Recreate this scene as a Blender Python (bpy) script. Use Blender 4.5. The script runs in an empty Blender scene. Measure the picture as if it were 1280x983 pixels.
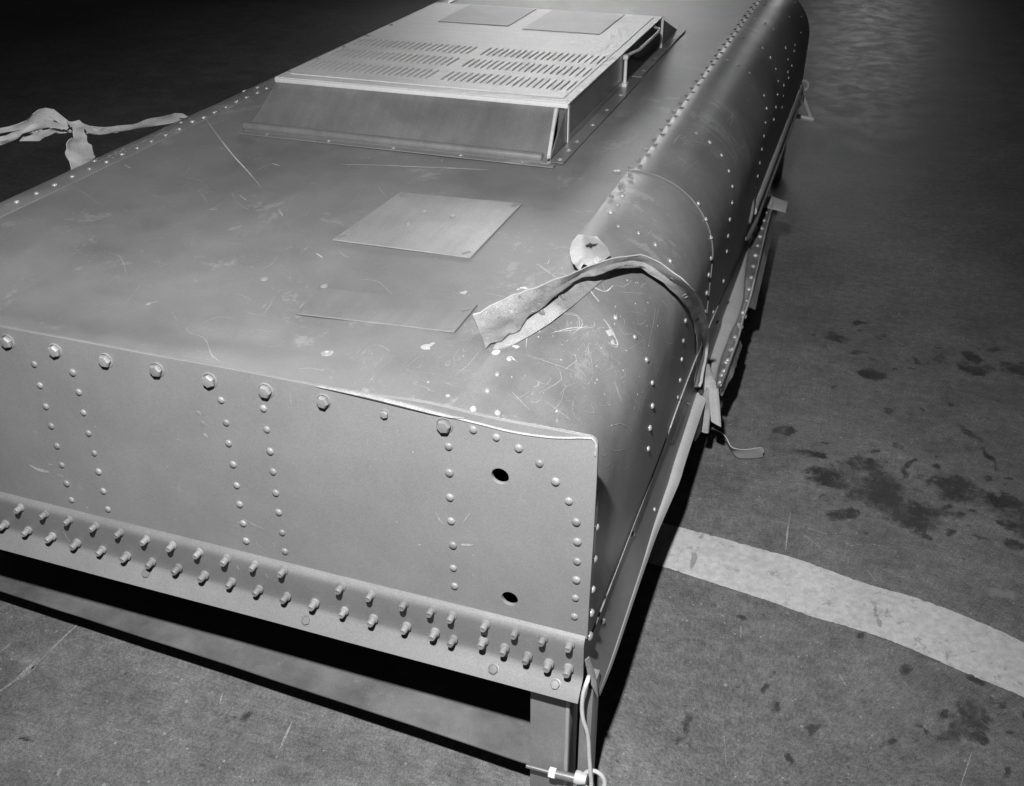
import bpy, bmesh, math, random
from mathutils import Vector, Matrix, Quaternion, noise
from mathutils.bvhtree import BVHTree
random.seed(7)
C = bpy.context.scene.collection
SC = bpy.context.scene

# ---------------------------------------------------------------- camera, light, exposure
F_PX, CX, CY = 1239.33, 640.0, 491.5
RX = Vector((0.94388301, 0.16873054, -0.28392756))
RY = Vector((0.33023079, -0.49696496, 0.80247956))
RZ = Vector((-0.00569924, -0.85120845, -0.52479681))
CAM = Vector((0.0, -1.05, 1.5))
cd = bpy.data.cameras.new('camera'); cam = bpy.data.objects.new('camera', cd); C.objects.link(cam)
cd.sensor_width = 36.0; cd.lens = 36.0 * F_PX / 1280.0; cd.clip_start = 0.02; cd.clip_end = 400
cam.matrix_world = Matrix(((RX[0], -RX[1], -RX[2], CAM[0]),
                           (RY[0], -RY[1], -RY[2], CAM[1]),
                           (RZ[0], -RZ[1], -RZ[2], CAM[2]), (0, 0, 0, 1)))
SC.camera = cam

w = bpy.data.worlds.new('World'); SC.world = w; w.use_nodes = True
w.node_tree.nodes['Background'].inputs[0].default_value = (1, 1, 1, 1)
w.node_tree.nodes['Background'].inputs[1].default_value = 0.012

def lamp(name, typ, loc, target, energy, **kw):
    l = bpy.data.lights.new(name, typ); l.energy = energy
    for k, v in kw.items(): setattr(l, k, v)
    o = bpy.data.objects.new(name, l); C.objects.link(o); o.location = loc
    d = Vector(target) - Vector(loc)
    o.rotation_euler = d.to_track_quat('-Z', 'Y').to_euler()
    return o
# the photographer's flash, held above the camera
lamp('flash', 'SPOT', (-0.19, -0.93, 2.03), (-0.66, 0.30, 0.62), 330.0, spot_size=math.radians(91), spot_blend=1.0, shadow_soft_size=0.03)
# dim lights of the hall, far behind the housing
lamp('hall_light', 'AREA', (-4.1, 13.0, 3.4), (-0.9, 2.0, 0.7), 14.0, spread=math.radians(40), shape='RECTANGLE', size=3.6, size_y=1.0)
lamp('hall_light', 'AREA', (-0.15, 14.0, 2.2), (0.05, 4.9, 0.0), 1.5, spread=math.radians(36), shape='RECTANGLE', size=0.5, size_y=0.4)

SC.cycles.use_denoising = True; SC.cycles.denoising_prefilter = 'NONE'
vs = SC.view_settings
vs.view_transform = 'Standard'; vs.look = 'None'; vs.exposure = 0.0; vs.gamma = 1.0; vs.use_curve_mapping = False

# ---------------------------------------------------------------- helpers
def ray(px, py):
    v = ((px - CX), (py - CY), F_PX)
    d = Vector((RX[0]*v[0]+RX[1]*v[1]+RX[2]*v[2], RY[0]*v[0]+RY[1]*v[1]+RY[2]*v[2], RZ[0]*v[0]+RZ[1]*v[1]+RZ[2]*v[2]))
    return d.normalized()
def onz(p, z): d = ray(*p); return CAM + d*((z-CAM.z)/d.z)
def ony(p, y): d = ray(*p); return CAM + d*((y-CAM.y)/d.y)
def onx(p, x): d = ray(*p); return CAM + d*((x-CAM.x)/d.x)

def link(name, me, mat=None, parent=None, smooth=None):
    o = bpy.data.objects.new(name, me); C.objects.link(o)
    if mat is not None and len(me.materials) == 0: me.materials.append(mat)
    if parent is not None: o.parent = parent
    if smooth is not None:
        for p in me.polygons: p.use_smooth = True
        me.set_sharp_from_angle(angle=math.radians(smooth))
    return o
def obj(name, bm, mat, parent=None, smooth=40):
    me = bpy.data.meshes.new(name); bm.normal_update(); bm.to_mesh(me); bm.free()
    return link(name, me, mat, parent, smooth)
def thing(name, label, cat, loc=(0, 0, 0), group=None):
    o = bpy.data.objects.new(name, None); C.objects.link(o); o.location = loc
    o.empty_display_size = 0.1
    tag(o, label, cat, group); return o
def tag(o, label=None, cat=None, group=None, kind=None):
    if label: o['label'] = label
    if cat: o['category'] = cat
    if group: o['group'] = group
    if kind: o['kind'] = kind
    return o
def copies(src_mesh, name, mat, parent, mats):
    out = []
    for m in mats:
        o = bpy.data.objects.new(name, src_mesh); C.objects.link(o)
        o.parent = parent; o.matrix_local = m; out.append(o)
    return out
def frame(loc, n, spin=0.0, s=1.0, sz=None):
    n = Vector(n).normalized()
    q = n.to_track_quat('Z', 'Y') @ Quaternion((0, 0, 1), spin)
    return Matrix.Translation(loc) @ q.to_matrix().to_4x4() @ Matrix.Diagonal((s, s, sz if sz else s, 1))

def bm_box(bm, lo, hi, bev=0.0):
    x0, y0, z0 = lo; x1, y1, z1 = hi
    r = bmesh.ops.create_cube(bm, size=1.0)
    for v in r['verts']:
        v.co = Vector(((x0+x1)/2 + v.co.x*(x1-x0), (y0+y1)/2 + v.co.y*(y1-y0), (z0+z1)/2 + v.co.z*(z1-z0)))
    if bev > 0:
        es = list({e for v in r['verts'] for e in v.link_edges})
        bmesh.ops.bevel(bm, geom=es, offset=bev, segments=2, affect='EDGES', profile=0.6)
def bm_prism(bm, pts, vec, bev=0.0):
    vec = Vector(vec)
    a = [bm.verts.new(Vector(p)) for p in pts]; b = [bm.verts.new(Vector(p)+vec) for p in pts]
    n = len(a)
    bm.faces.new(a); bm.faces.new(list(reversed(b)))
    for i in range(n): bm.faces.new((a[i], b[i], b[(i+1) % n], a[(i+1) % n]))
    bmesh.ops.recalc_face_normals(bm, faces=bm.faces[:])
def bm_tube(bm, pts, r, seg=10, radii=None):
    pts = [Vector(p) for p in pts]; rings = []
    up = None
    for i, p in enumerate(pts):
        t = (pts[min(i+1, len(pts)-1)] - pts[max(i-1, 0)]).normalized()
        if up is None:
            up = Vector((0, 0, 1)) if abs(t.z) < 0.9 else Vector((1, 0, 0))
        a = t.cross(up).normalized(); up = a.cross(t).normalized()
        rr = radii[i] if radii else r
        rings.append([bm.verts.new(p + (a*math.cos(2*math.pi*k/seg) + up*math.sin(2*math.pi*k/seg))*rr) for k in range(seg)])
    for i in range(len(rings)-1):
        for k in range(seg):
            bm.faces.new((rings[i][k], rings[i][(k+1) % seg], rings[i+1][(k+1) % seg], rings[i+1][k]))
    bm.faces.new(list(reversed(rings[0]))); bm.faces.new(rings[-1])
    bmesh.ops.recalc_face_normals(bm, faces=bm.faces[:])
def bm_lathe(bm, prof, seg=14, origin=(0, 0, 0)):
    o = Vector(origin); rings = []
    for r, z in prof:
        if r < 1e-6: rings.append([bm.verts.new(o + Vector((0, 0, z)))])
        else: rings.append([bm.verts.new(o + Vector((r*math.cos(2*math.pi*k/seg), r*math.sin(2*math.pi*k/seg), z))) for k in range(seg)])
    for a, b in zip(rings, rings[1:]):
        for k in range(seg):
            k2 = (k+1) % seg
            if len(a) == 1 and len(b) == 1: continue
            if len(a) == 1: bm.faces.new((a[0], b[k], b[k2]))
            elif len(b) == 1: bm.faces.new((a[k], b[0], a[k2]))
            else: bm.faces.new((a[k], b[k], b[k2], a[k2]))
    bmesh.ops.recalc_face_normals(bm, faces=bm.faces[:])
def grid_bm(rows, thick=0.0, out=None):
    """rows of points -> a sheet with thickness (pushed along its own normal)."""
    bm = bmesh.new()
    V = [[bm.verts.new(Vector(p)) for p in r] for r in rows]
    for i in range(len(V)-1):
        for j in range(len(V[0])-1):
            bm.faces.new((V[i][j], V[i][j+1], V[i+1][j+1], V[i+1][j]))
    bm.normal_update()
    if out is not None:
        f = bm.faces[len(bm.faces)//2] if False else None
        s = Vector((0, 0, 0))
        for fc in bm.faces: s += fc.normal
        if s.dot(Vector(out)) < 0:
            for fc in bm.faces: fc.normal_flip()
    if thick > 0:
        bm.normal_update()
        bm.verts.ensure_lookup_table()
        top = [v for v in bm.verts]; nrm = [v.normal.copy() for v in top]
        faces = [f for f in bm.faces]; bound = [e for e in bm.edges if len(e.link_faces) == 1]
        low = {v: bm.verts.new(v.co - n*thick) for v, n in zip(top, nrm)}
        bl = []
        for e in bound:
            l = e.link_loops[0]; bl.append((l.vert, l.link_loop_next.vert))
        for f in faces: bm.faces.new([low[v] for v in reversed(f.verts)])
        for a, b in bl: bm.faces.new((b, a, low[a], low[b]))
    return bm
def resample(pts, n):
    pts = [Vector(p) for p in pts]
    L = [0.0]
    for a, b in zip(pts, pts[1:]): L.append(L[-1] + (b-a).length)
    out = []
    for i in range(n):
        t = L[-1]*i/(n-1); k = 0
        while k < len(L)-2 and L[k+1] < t: k += 1
        u = (t-L[k])/max(1e-9, L[k+1]-L[k])
        # Catmull-Rom
        p0, p1, p2, p3 = pts[max(k-1, 0)], pts[k], pts[k+1], pts[min(k+2, len(pts)-1)]
        out.append(0.5*((2*p1) + (p2-p0)*u + (2*p0-5*p1+4*p2-p3)*u*u + (3*p1-p0-3*p2+p3)*u**3))
    return out
def sstep(a, b, x):
    t = min(1, max(0, (x-a)/(b-a))); return t*t*(3-2*t)
def nz(x, y, z=0.0, s=1.0): return noise.noise(Vector((x*s, y*s, z*s)))

# ---------------------------------------------------------------- materials
class NT:
    def __init__(s, name):
        s.m = bpy.data.materials.new(name); s.m.use_nodes = True; s.t = s.m.node_tree
        s.b = s.t.nodes['Principled BSDF']; s.co = s.t.nodes.new('ShaderNodeTexCoord').outputs['Object']
    def n(s, typ, **kw):
        o = s.t.nodes.new(typ)
        for k, v in kw.items(): setattr(o, k, v)
        return o
    def L(s, a, b): s.t.links.new(a, b)
    def val(s, sock, v):
        if hasattr(v, 'is_output'): s.L(v, sock)
        else: sock.default_value = v
    def map(s, scale=(1, 1, 1), rot=(0, 0, 0), loc=(0, 0, 0)):
        m = s.n('ShaderNodeMapping'); m.inputs['Scale'].default_value = scale; m.inputs['Rotation'].default_value = rot; m.inputs['Location'].default_value = loc
        s.L(s.co, m.inputs['Vector']); return m.outputs[0]
    def noise(s, scale, detail=4, rough=0.55, vec=None, dist=0.0):
        t = s.n('ShaderNodeTexNoise'); t.inputs['Scale'].default_value = scale; t.inputs['Detail'].default_value = detail
        t.inputs['Roughness'].default_value = rough; t.inputs['Distortion'].default_value = dist
        s.L(vec if vec is not None else s.co, t.inputs['Vector']); return t.outputs['Fac']
    def ramp(s, x, a, b, lo=0.0, hi=1.0):
        r = s.n('ShaderNodeMapRange'); r.interpolation_type = 'SMOOTHSTEP'
        s.L(x, r.inputs['Value'])
        for k, v in (('From Min', a), ('From Max', b), ('To Min', lo), ('To Max', hi)): s.val(r.inputs[k], v)
        return r.outputs[0]
    def math(s, op, a, b=0.0, c=0.0):
        r = s.n('ShaderNodeMath', operation=op); s.val(r.inputs[0], a); s.val(r.inputs[1], b); s.val(r.inputs[2], c); return r.outputs[0]
    def mixf(s, f, a, b):
        r = s.n('ShaderNodeMix'); r.data_type = 'FLOAT'; s.val(r.inputs[0], f); s.val(r.inputs[2], a); s.val(r.inputs[3], b); return r.outputs[0]
    def gray(s, v):
        c = s.n('ShaderNodeCombineColor')
        for i in range(3): s.L(v, c.inputs[i])
        return c.outputs[0]
    def bump(s, h, strength=0.3, dist=0.002, prev=None):
        b = s.n('ShaderNodeBump'); b.inputs['Strength'].default_value = strength; b.inputs['Distance'].default_value = dist
        s.L(h, b.inputs['Height'])
        if prev is not None: s.L(prev, b.inputs['Normal'])
        return b.outputs[0]
    def attr(s, name):
        a = s.n('ShaderNodeAttribute'); a.attribute_name = name; return a.outputs['Fac']

def metal_paint(name, base, rough=0.45, metallic=0.0, grain=0.12, blotch=0.15, scr=0.35, wear=0.0, bright=0.5, stretch=None, spec=0.5, tone=0.0, lf=0.06):
    """worn grey paint on sheet metal: blotches, grain, hair scratches and rubbed patches"""
    t = NT(name); v = None
    b1 = t.noise(2.3, 5, 0.6); b2 = t.noise(11, 5, 0.65)
    m = t.math('ADD', t.ramp(b1, 0.3, 0.7, 1-blotch, 1+blotch), t.ramp(b2, 0.3, 0.7, -blotch*0.5, blotch*0.5))
    g = t.noise(420, 2, 0.6); m = t.math('MULTIPLY', m, t.ramp(g, 0.25, 0.75, 1-grain, 1+grain))
    if stretch:
        br = t.noise(1.0, 4, 0.7, vec=t.map(stretch)); m = t.math('MULTIPLY', m, t.ramp(br, 0.3, 0.7, 0.93, 1.07))
    v = t.math('MULTIPLY', m, base)
    if tone:
        oi = t.n('ShaderNodeObjectInfo'); v = t.math('MULTIPLY', v, t.ramp(oi.outputs['Random'], 0.0, 1.0, 1-tone, 1+tone*0.8))
    # hair scratches: thin level lines of stretched noise
    tot = None
    for i, (rz, sc) in enumerate(((0.5, (9, 55, 9)), (-0.9, (60, 8, 60)), (1.9, (14, 70, 14)))):
        s = t.noise(1.0, 2, 0.4, vec=t.map(sc, (rz*0.3, rz*0.2, rz), (i*3.1, i*1.7, 0)), dist=0.6)
        line = t.ramp(t.math('ABSOLUTE', t.math('SUBTRACT', s, 0.5)), 0.0, 0.0055, 1.0, 0.0)
        gate = t.ramp(t.noise(6.5, 3, 0.6, vec=t.map((1, 1, 1), (0, 0, 0), (i*5.3, 2.2*i, 1.1))), 0.56, 0.66)
        line = t.math('MULTIPLY', line, gate)
        tot = line if tot is None else t.math('MAXIMUM', tot, line)
    v = t.mixf(t.math('MULTIPLY', tot, scr), v, bright)
    if wear > 0:
        p = t.ramp(t.math('ADD', t.noise(5.0, 6, 0.7, dist=0.8), t.math('MULTIPLY', t.noise(70, 3, 0.7), 0.25)), 0.72, 0.78)
        v = t.mixf(t.math('MULTIPLY', p, wear), v, bright*0.85)
    t.L(t.gray(v), t.b.inputs['Base Color'])
    t.L(t.ramp(t.math('ADD', b2, t.math('MULTIPLY', b1, 0.6)), 0.5, 1.1, rough-0.025, rough+0.035), t.b.inputs['Roughness'])
    t.b.inputs['Metallic'].default_value = metallic
    t.b.inputs['Specular IOR Level'].default_value = spec
    h = t.bump(t.noise(4.5, 2, 0.5), lf, 0.006); h = t.bump(t.noise(34, 4, 0.6), 0.07, 0.002, h)
    t.L(t.bump(g, 0.12, 0.0006, h), t.b.inputs['Normal'])
    return t.m

M = {}
M['top'] = metal_paint('worn_grey_paint', 0.19, 0.54, 0.0, spec=0.9, scr=0.45, wear=0.25, bright=0.55)
M['rear_shoulder'] = metal_paint('shaded_worn_paint', 0.185, 0.42, 0.0, scr=0.6, wear=0.3, bright=0.5, blotch=0.2)  # shoulder paint toned down to stand in for shade on the rear side
M['shoulder'] = metal_paint('scuffed_grey_paint', 0.215, 0.40, 0.0, scr=0.6, wear=0.35, bright=0.55, blotch=0.2)
M['skirt'] = metal_paint('dark_grey_paint', 0.17, 0.38, 0.0, scr=0.4, wear=0.1)
M['plate'] = metal_paint('smooth_grey_paint', 0.235, 0.42, 0.0, blotch=0.08, grain=0.09, scr=0.2, bright=0.42, lf=0.3)
M['flange'] = metal_paint('flange_grey_paint', 0.21, 0.42, 0.0, blotch=0.1, scr=0.2, bright=0.45)
M['rivet'] = metal_paint('rivet_grey_paint', 0.25, 0.40, 0.0, blotch=0.2, scr=0.0, tone=0.2)
M['bare_rivet'] = metal_paint('bare_rivet_metal', 0.46, 0.30, 0.3, blotch=0.2, scr=0.0, tone=0.25)
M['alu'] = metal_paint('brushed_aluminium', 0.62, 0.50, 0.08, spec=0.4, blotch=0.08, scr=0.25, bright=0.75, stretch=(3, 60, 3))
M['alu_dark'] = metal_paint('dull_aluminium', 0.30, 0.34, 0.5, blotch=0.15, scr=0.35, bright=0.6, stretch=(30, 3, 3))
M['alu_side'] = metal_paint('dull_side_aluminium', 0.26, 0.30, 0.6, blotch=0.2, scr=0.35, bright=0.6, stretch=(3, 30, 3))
M['access'] = metal_paint('access_plate_metal', 0.32, 0.38, 0.25, blotch=0.14, scr=0.4, bright=0.65, stretch=(24, 3, 3))
M['hatch'] = metal_paint('dull_hatch_metal', 0.47, 0.52, 0.0, blotch=0.15, scr=0.4, bright=0.65)
M['hatch_dark'] = metal_paint('grimy_hatch_metal', 0.30, 0.52, 0.0, blotch=0.2, scr=0.4, bright=0.5)
M['inset'] = metal_paint('grey_inset_plate', 0.205, 0.40, 0.1, blotch=0.1, scr=0.4, bright=0.6, stretch=(24, 3, 3))
M['torn'] = metal_paint('torn_strip_metal', 0.36, 0.45, 0.1, blotch=0.45, grain=0.25, scr=0.7, wear=0.8, bright=0.62)
M['torn_dark'] = metal_paint('grimy_strip_metal', 0.20, 0.5, 0.1, blotch=0.4, scr=0.3, wear=0.5, bright=0.5)
M['lip'] = metal_paint('pale_and_lit_metal', 0.46, 0.5, 0.0, blotch=0.1, scr=0.1)  # pale metal; on the bent lip it stands in for light from above
M['leg'] = metal_paint('leg_steel', 0.27, 0.42, 0.1, blotch=0.15, scr=0.3)
M['scratch'] = metal_paint('scraped_bright_metal', 0.48, 0.45, 0.1, grain=0.3, blotch=0.3, scr=0.0)
M['faint'] = metal_paint('rubbed_paint', 0.40, 0.48, 0.0, grain=0.3, blotch=0.3, scr=0.0)
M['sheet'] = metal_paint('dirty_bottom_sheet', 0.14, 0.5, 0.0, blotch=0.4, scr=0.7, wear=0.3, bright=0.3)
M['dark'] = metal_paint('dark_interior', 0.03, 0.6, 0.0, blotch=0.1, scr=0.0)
M['cord'] = metal_paint('white_cord', 0.72, 0.6, 0.0, blotch=0.1, scr=0.0)

M['scuff'] = metal_paint('chalky_scuff', 0.27, 0.7, 0.0, grain=0.5, blotch=0.4, scr=0.0)
def webbing():
    t = NT('grey_webbing')
    wv = t.n('ShaderNodeTexNoise'); 
    w1 = t.noise(1.0, 2, 0.5, vec=t.map((700, 700, 700)))
    b = t.noise(14, 4, 0.6)
    v = t.math('MULTIPLY', t.ramp(b, 0.3, 0.7, 0.44, 0.62), t.ramp(w1, 0.3, 0.7, 0.75, 1.2))
    t.L(t.gray(v), t.b.inputs['Base Color']); t.b.inputs['Roughness'].default_value = 0.85
    t.L(t.bump(w1, 0.5, 0.001), t.b.inputs['Normal']); return t.m
M['web'] = webbing()

def floor_mat():
    t = NT('stained_concrete')
    b1 = t.noise(1.1, 6, 0.6); b2 = t.noise(7, 6, 0.68, dist=0.4); b3 = t.noise(42, 5, 0.7); g = t.noise(520, 2, 0.7)
    v = t.math('MULTIPLY', t.ramp(b1, 0.3, 0.7, 0.80, 1.15), t.ramp(b2, 0.25, 0.75, 0.80, 1.20))
    v = t.math('MULTIPLY', v, t.ramp(b3, 0.25, 0.75, 0.76, 1.24))
    v = t.math('MULTIPLY', v, t.ramp(g, 0.25, 0.75, 0.55, 1.45))
    b4 = t.noise(170, 4, 0.75); v = t.math('MULTIPLY', v, t.ramp(b4, 0.28, 0.72, 0.68, 1.32))
    v = t.math('MULTIPLY', v, 0.165)
    # trowel and tyre streaks
    st = t.noise(1.0, 4, 0.7, vec=t.map((3, 26, 3), (0, 0, 0.28)))
    v = t.math('MULTIPLY', v, t.ramp(st, 0.35, 0.7, 0.95, 1.06))
    # small dark spots
    vo = t.n('ShaderNodeTexVoronoi'); vo.inputs['Scale'].default_value = 9.0; t.L(t.co, vo.inputs['Vector'])
    sp = t.ramp(t.math('ADD', vo.outputs['Distance'], t.math('MULTIPLY', t.math('SUBTRACT', b3, 0.5), 0.35)), 0.07, 0.12, 1.0, 0.0)
    sp = t.math('MULTIPLY', sp, t.ramp(t.noise(3.1, 2, 0.5), 0.54, 0.66))
    v = t.mixf(t.math('MULTIPLY', sp, 0.35), v, 0.07)
    # pale flecks
    vo2 = t.n('ShaderNodeTexVoronoi'); vo2.inputs['Scale'].default_value = 26.0; t.L(t.co, vo2.inputs['Vector'])
    fl = t.ramp(t.math('ADD', vo2.outputs['Distance'], t.math('MULTIPLY', t.math('SUBTRACT', b3, 0.5), 0.5)), 0.05, 0.11, 1.0, 0.0)
    fl = t.math('MULTIPLY', fl, t.ramp(t.noise(8.0, 2, 0.5, vec=t.map((1, 1, 1), (0, 0, 0), (4, 7, 0))), 0.55, 0.6))
    v = t.mixf(t.math('MULTIPLY', fl, 0.5), v, 0.42)
    vo3 = t.n('ShaderNodeTexVoronoi'); vo3.inputs['Scale'].default_value = 75.0; t.L(t.co, vo3.inputs['Vector'])
    f3 = t.math('MULTIPLY', t.ramp(t.math('ADD', vo3.outputs['Distance'], t.math('MULTIPLY', t.math('SUBTRACT', b4, 0.5), 0.3)), 0.10, 0.24, 1.0, 0.0), t.ramp(t.noise(31, 4, 0.7), 0.53, 0.62))
    v = t.mixf(t.math('MULTIPLY', f3, 0.8), v, 0.38)
    vo4 = t.n('ShaderNodeTexVoronoi'); vo4.inputs['Scale'].default_value = 48.0; t.L(t.map((1, 1, 1), (0, 0, 0.7), (3, 9, 0)), vo4.inputs['Vector'])
    f4 = t.math('MULTIPLY', t.ramp(t.math('ADD', vo4.outputs['Distance'], t.math('MULTIPLY', t.math('SUBTRACT', b4, 0.5), 0.5)), 0.08, 0.26, 1.0, 0.0), t.ramp(t.noise(19, 4, 0.7), 0.53, 0.62))
    v = t.mixf(t.math('MULTIPLY', f4, 0.7), v, 0.05)
    # pale hair scratches
    for i, (rz, sc) in enumerate(((0.4, (5, 38, 5)), (1.25, (6, 44, 6)))):
        s = t.noise(1.0, 2, 0.4, vec=t.map(sc, (0, 0, rz), (i*3.1, 0, 0)), dist=0.5)
        line = t.ramp(t.math('ABSOLUTE', t.math('SUBTRACT', s, 0.5)), 0.0, 0.006, 1.0, 0.0)
        gate = t.ramp(t.noise(4.0, 3, 0.6, vec=t.map((1, 1, 1), (0, 0, 0), (i*5.3, 1.2, 0))), 0.57, 0.66)
        v = t.mixf(t.math('MULTIPLY', t.math('MULTIPLY', line, gate), 0.45), v, 0.36)
    # oil stains: soft fields painted on the sheet, cut to ragged edges here
    stn = t.math('ADD', t.attr('stain'), t.math('ADD', t.math('MULTIPLY', t.math('SUBTRACT', t.noise(22, 7, 0.8, dist=1.2), 0.5), 2.0), t.math('MULTIPLY', t.math('SUBTRACT', b4, 0.5), 0.8)))
    mask = t.math('MULTIPLY', t.ramp(t.noise(13, 5, 0.7, vec=t.map((1, 1, 1), (0, 0, 0), (2.2, 5.1, 0))), 0.36, 0.56, 0.35, 1.0), t.math('MULTIPLY', t.ramp(stn, 0.34, 0.66), t.ramp(t.attr('stain'), 0.08, 0.3)))
    light = t.math('ADD', t.attr('pale'), t.math('MULTIPLY', t.math('SUBTRACT', t.noise(30, 7, 0.78, dist=0.6), 0.5), 1.5))
    v = t.mixf(t.math('MULTIPLY', t.ramp(light, 0.5, 0.8), 0.5), v, 0.30)
    v = t.mixf(t.math('MULTIPLY', mask, t.ramp(t.math('ADD', b2, t.math('MULTIPLY', b3, 0.5)), 0.5, 1.0, 0.66, 0.95)), v, 0.026)
    t.L(t.gray(v), t.b.inputs['Base Color'])
    r = t.ramp(b2, 0.3, 0.7, 0.50, 0.62); r = t.mixf(mask, r, 0.5); t.b.inputs['Specular IOR Level'].default_value = 0.10
    t.L(r, t.b.inputs['Roughness'])
    t.L(t.bump(b4, 0.2, 0.001), t.b.inputs['Normal'])
    return t.m
M['floor'] = floor_mat()
def stripe_mat():
    t = NT('worn_white_line_paint')
    b1 = t.noise(4, 5, 0.65); b3 = t.noise(60, 5, 0.7); g = t.noise(520, 2, 0.7)
    v = t.math('MULTIPLY', t.ramp(b1, 0.3, 0.7, 0.50, 0.58), t.ramp(b3, 0.25, 0.75, 0.80, 1.15))
    v = t.math('MULTIPLY', v, t.ramp(g, 0.25, 0.75, 0.78, 1.2))
    chip = t.ramp(t.math('ADD', t.noise(22, 6, 0.75, dist=0.6), t.math('MULTIPLY', t.noise(140, 3, 0.7), 0.2)), 0.67, 0.76)
    v = t.mixf(t.math('MULTIPLY', chip, 0.5), v, 0.13)
    s = t.noise(1.0, 2, 0.4, vec=t.map((9, 50, 9), (0, 0, 0.9)), dist=0.6)
    line = t.math('MULTIPLY', t.ramp(t.math('ABSOLUTE', t.math('SUBTRACT', s, 0.5)), 0.0, 0.008, 1.0, 0.0), t.ramp(t.noise(6, 3, 0.6), 0.54, 0.62))
    v = t.mixf(t.math('MULTIPLY', line, 0.5), v, 0.2)
    d = t.math('ADD', t.attr('stain'), t.math('MULTIPLY', t.math('SUBTRACT', t.noise(34, 6, 0.72), 0.5), 0.9))
    v = t.mixf(t.math('MULTIPLY', t.ramp(d, 0.46, 0.62), 0.55), v, 0.14)
    t.L(t.gray(v), t.b.inputs['Base Color']); t.b.inputs['Roughness'].default_value = 0.6
    t.L(t.bump(b3, 0.25, 0.002), t.b.inputs['Normal']); return t.m
M['stripe'] = stripe_mat()

# ---------------------------------------------------------------- the floor
def axis_coords(stops):
    out = []
    for (a, b, st) in stops:
        n = max(1, round((b-a)/st))
        out += [a + (b-a)*i/n for i in range(n)]
    out.append(stops[-1][1]); return out
# dark oil stains and pale patches: (picture of the place measured on the floor) centre, half length, half width, turn, strength
def blob(px0, px1, wpx, s=1.0):
    a = onz(px0, 0); b = onz(px1, 0); c = (a+b)/2; d = b-a
    e = onz((px0[0]/2+px1[0]/2, px0[1]/2+px1[1]/2 + wpx), 0) - c
    ang = math.atan2(d.y, d.x); hl = max(d.length/2, 0.012)
    hw = abs(-e.x*math.sin(ang) + e.y*math.cos(ang))
    small = hl < 0.03
    return (c.x, c.y, hl*(0.8 if small else 0.9), max(hw, 0.008)*(0.8 if small else 0.9), ang, 0.66 if small else 0.74)
STAINS = [blob(*q) for q in (
    ((1040, 590), (1105, 580), 14), ((1010, 590), (1070, 605), 12), ((990, 565), (1036, 570), 7), ((1060, 610), (1140, 620), 26),
    ((1090, 600), (1120, 625), 26), ((1110, 640), (1180, 650), 20), ((1130, 655), (1185, 640), 12), ((1150, 660), (1160, 680), 14),
    ((1128, 600), (1145, 572), 6), ((1160, 605), (1240, 622), 16), ((1230, 618), (1290, 650), 22), ((1250, 640), (1290, 670), 20),
    ((1200, 530), (1228, 555), 6), ((1224, 550), (1248, 592), 7), ((1030, 640), (1070, 642), 8), ((1048, 615), (1080, 630), 9),
    ((1022, 620), (1034, 624), 6), ((1035, 640), (1046, 644), 6), ((1095, 610), (1110, 596), 9), ((1195, 640), (1205, 645), 6),
    ((1210, 670), (1240, 678), 6), ((1255, 675), (1290, 690), 7), ((1190, 665), (1196, 668), 5), ((1145, 592), (1152, 596), 4),
    ((1165, 585), (1178, 583), 4), ((1150, 605), (1160, 600), 4), ((1140, 612), (1156, 616), 4), ((1175, 620), (1186, 624), 5),
    ((1028, 420), (1062, 428), 6), ((1066, 404), (1090, 402), 4), ((1060, 442), (1084, 440), 4), ((1092, 420), (1112, 424), 5),
    ((1072, 466), (1112, 470), 8), ((1140, 452), (1150, 452), 6), ((1165, 448), (1180, 448), 6), ((1195, 455), (1245, 466), 9),
    ((1250, 452), (1285, 470), 10), ((1230, 440), (1250, 436), 5), ((1200, 440), (1230, 455), 8), ((1180, 505), (1190, 505), 6),
    ((1105, 512), (1124, 518), 6), ((965, 540), (998, 540), 5), ((1040, 482), (1046, 484), 4),
    ((1172, 892), (1195, 896), 9), ((1195, 890), (1245, 905), 26), ((1205, 905), (1180, 925), 10), ((1235, 880), (1245, 870), 9), ((1195, 920), (1240, 925), 8),
    ((1246, 880), (1254, 884), 6), ((1275, 895), (1285, 898), 8), ((850, 880), (870, 940), 5), ((905, 905), (918, 912), 8),
    ((845, 925), (855, 930), 12), ((945, 860), (955, 862), 5), ((1015, 910), (1030, 918), 12), ((980, 945), (992, 950), 8),
    ((1245, 975), (1270, 962), 8), ((890, 755), (898, 760), 7), ((870, 803), (880, 806), 6), ((925, 770), (934, 773), 5), ((1125, 835), (1138, 838), 7),
    ((25, 922), (50, 926), 6), ((195, 938), (207, 938), 8), ((302, 905), (318, 898), 6), ((110, 875), (115, 876), 3), ((370, 945), (380, 950), 6),
    ((1070, 790), (1082, 792), 6), ((1220, 855), (1228, 858), 5), ((962, 880), (970, 884), 6), ((1100, 930), (1108, 934), 6))]
rs = random.Random(5)
for cx_, cy_, sx_, sy_, n_ in ((1110, 620, 60, 22, 26), (1215, 625, 45, 20, 26), (1090, 430, 50, 18, 14), (1220, 455, 40, 16, 14), (1205, 905, 40, 16, 12), (1170, 560, 80, 30, 10)):
    for _ in range(n_):
        x_, y_ = rs.gauss(cx_, sx_), rs.gauss(cy_, sy_); l_ = rs.uniform(2, 9)
        STAINS.append(blob((x_-l_, y_-rs.uniform(-2, 2)), (x_+l_, y_+rs.uniform(-2, 2)), rs.uniform(1.5, 4)))
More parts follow.
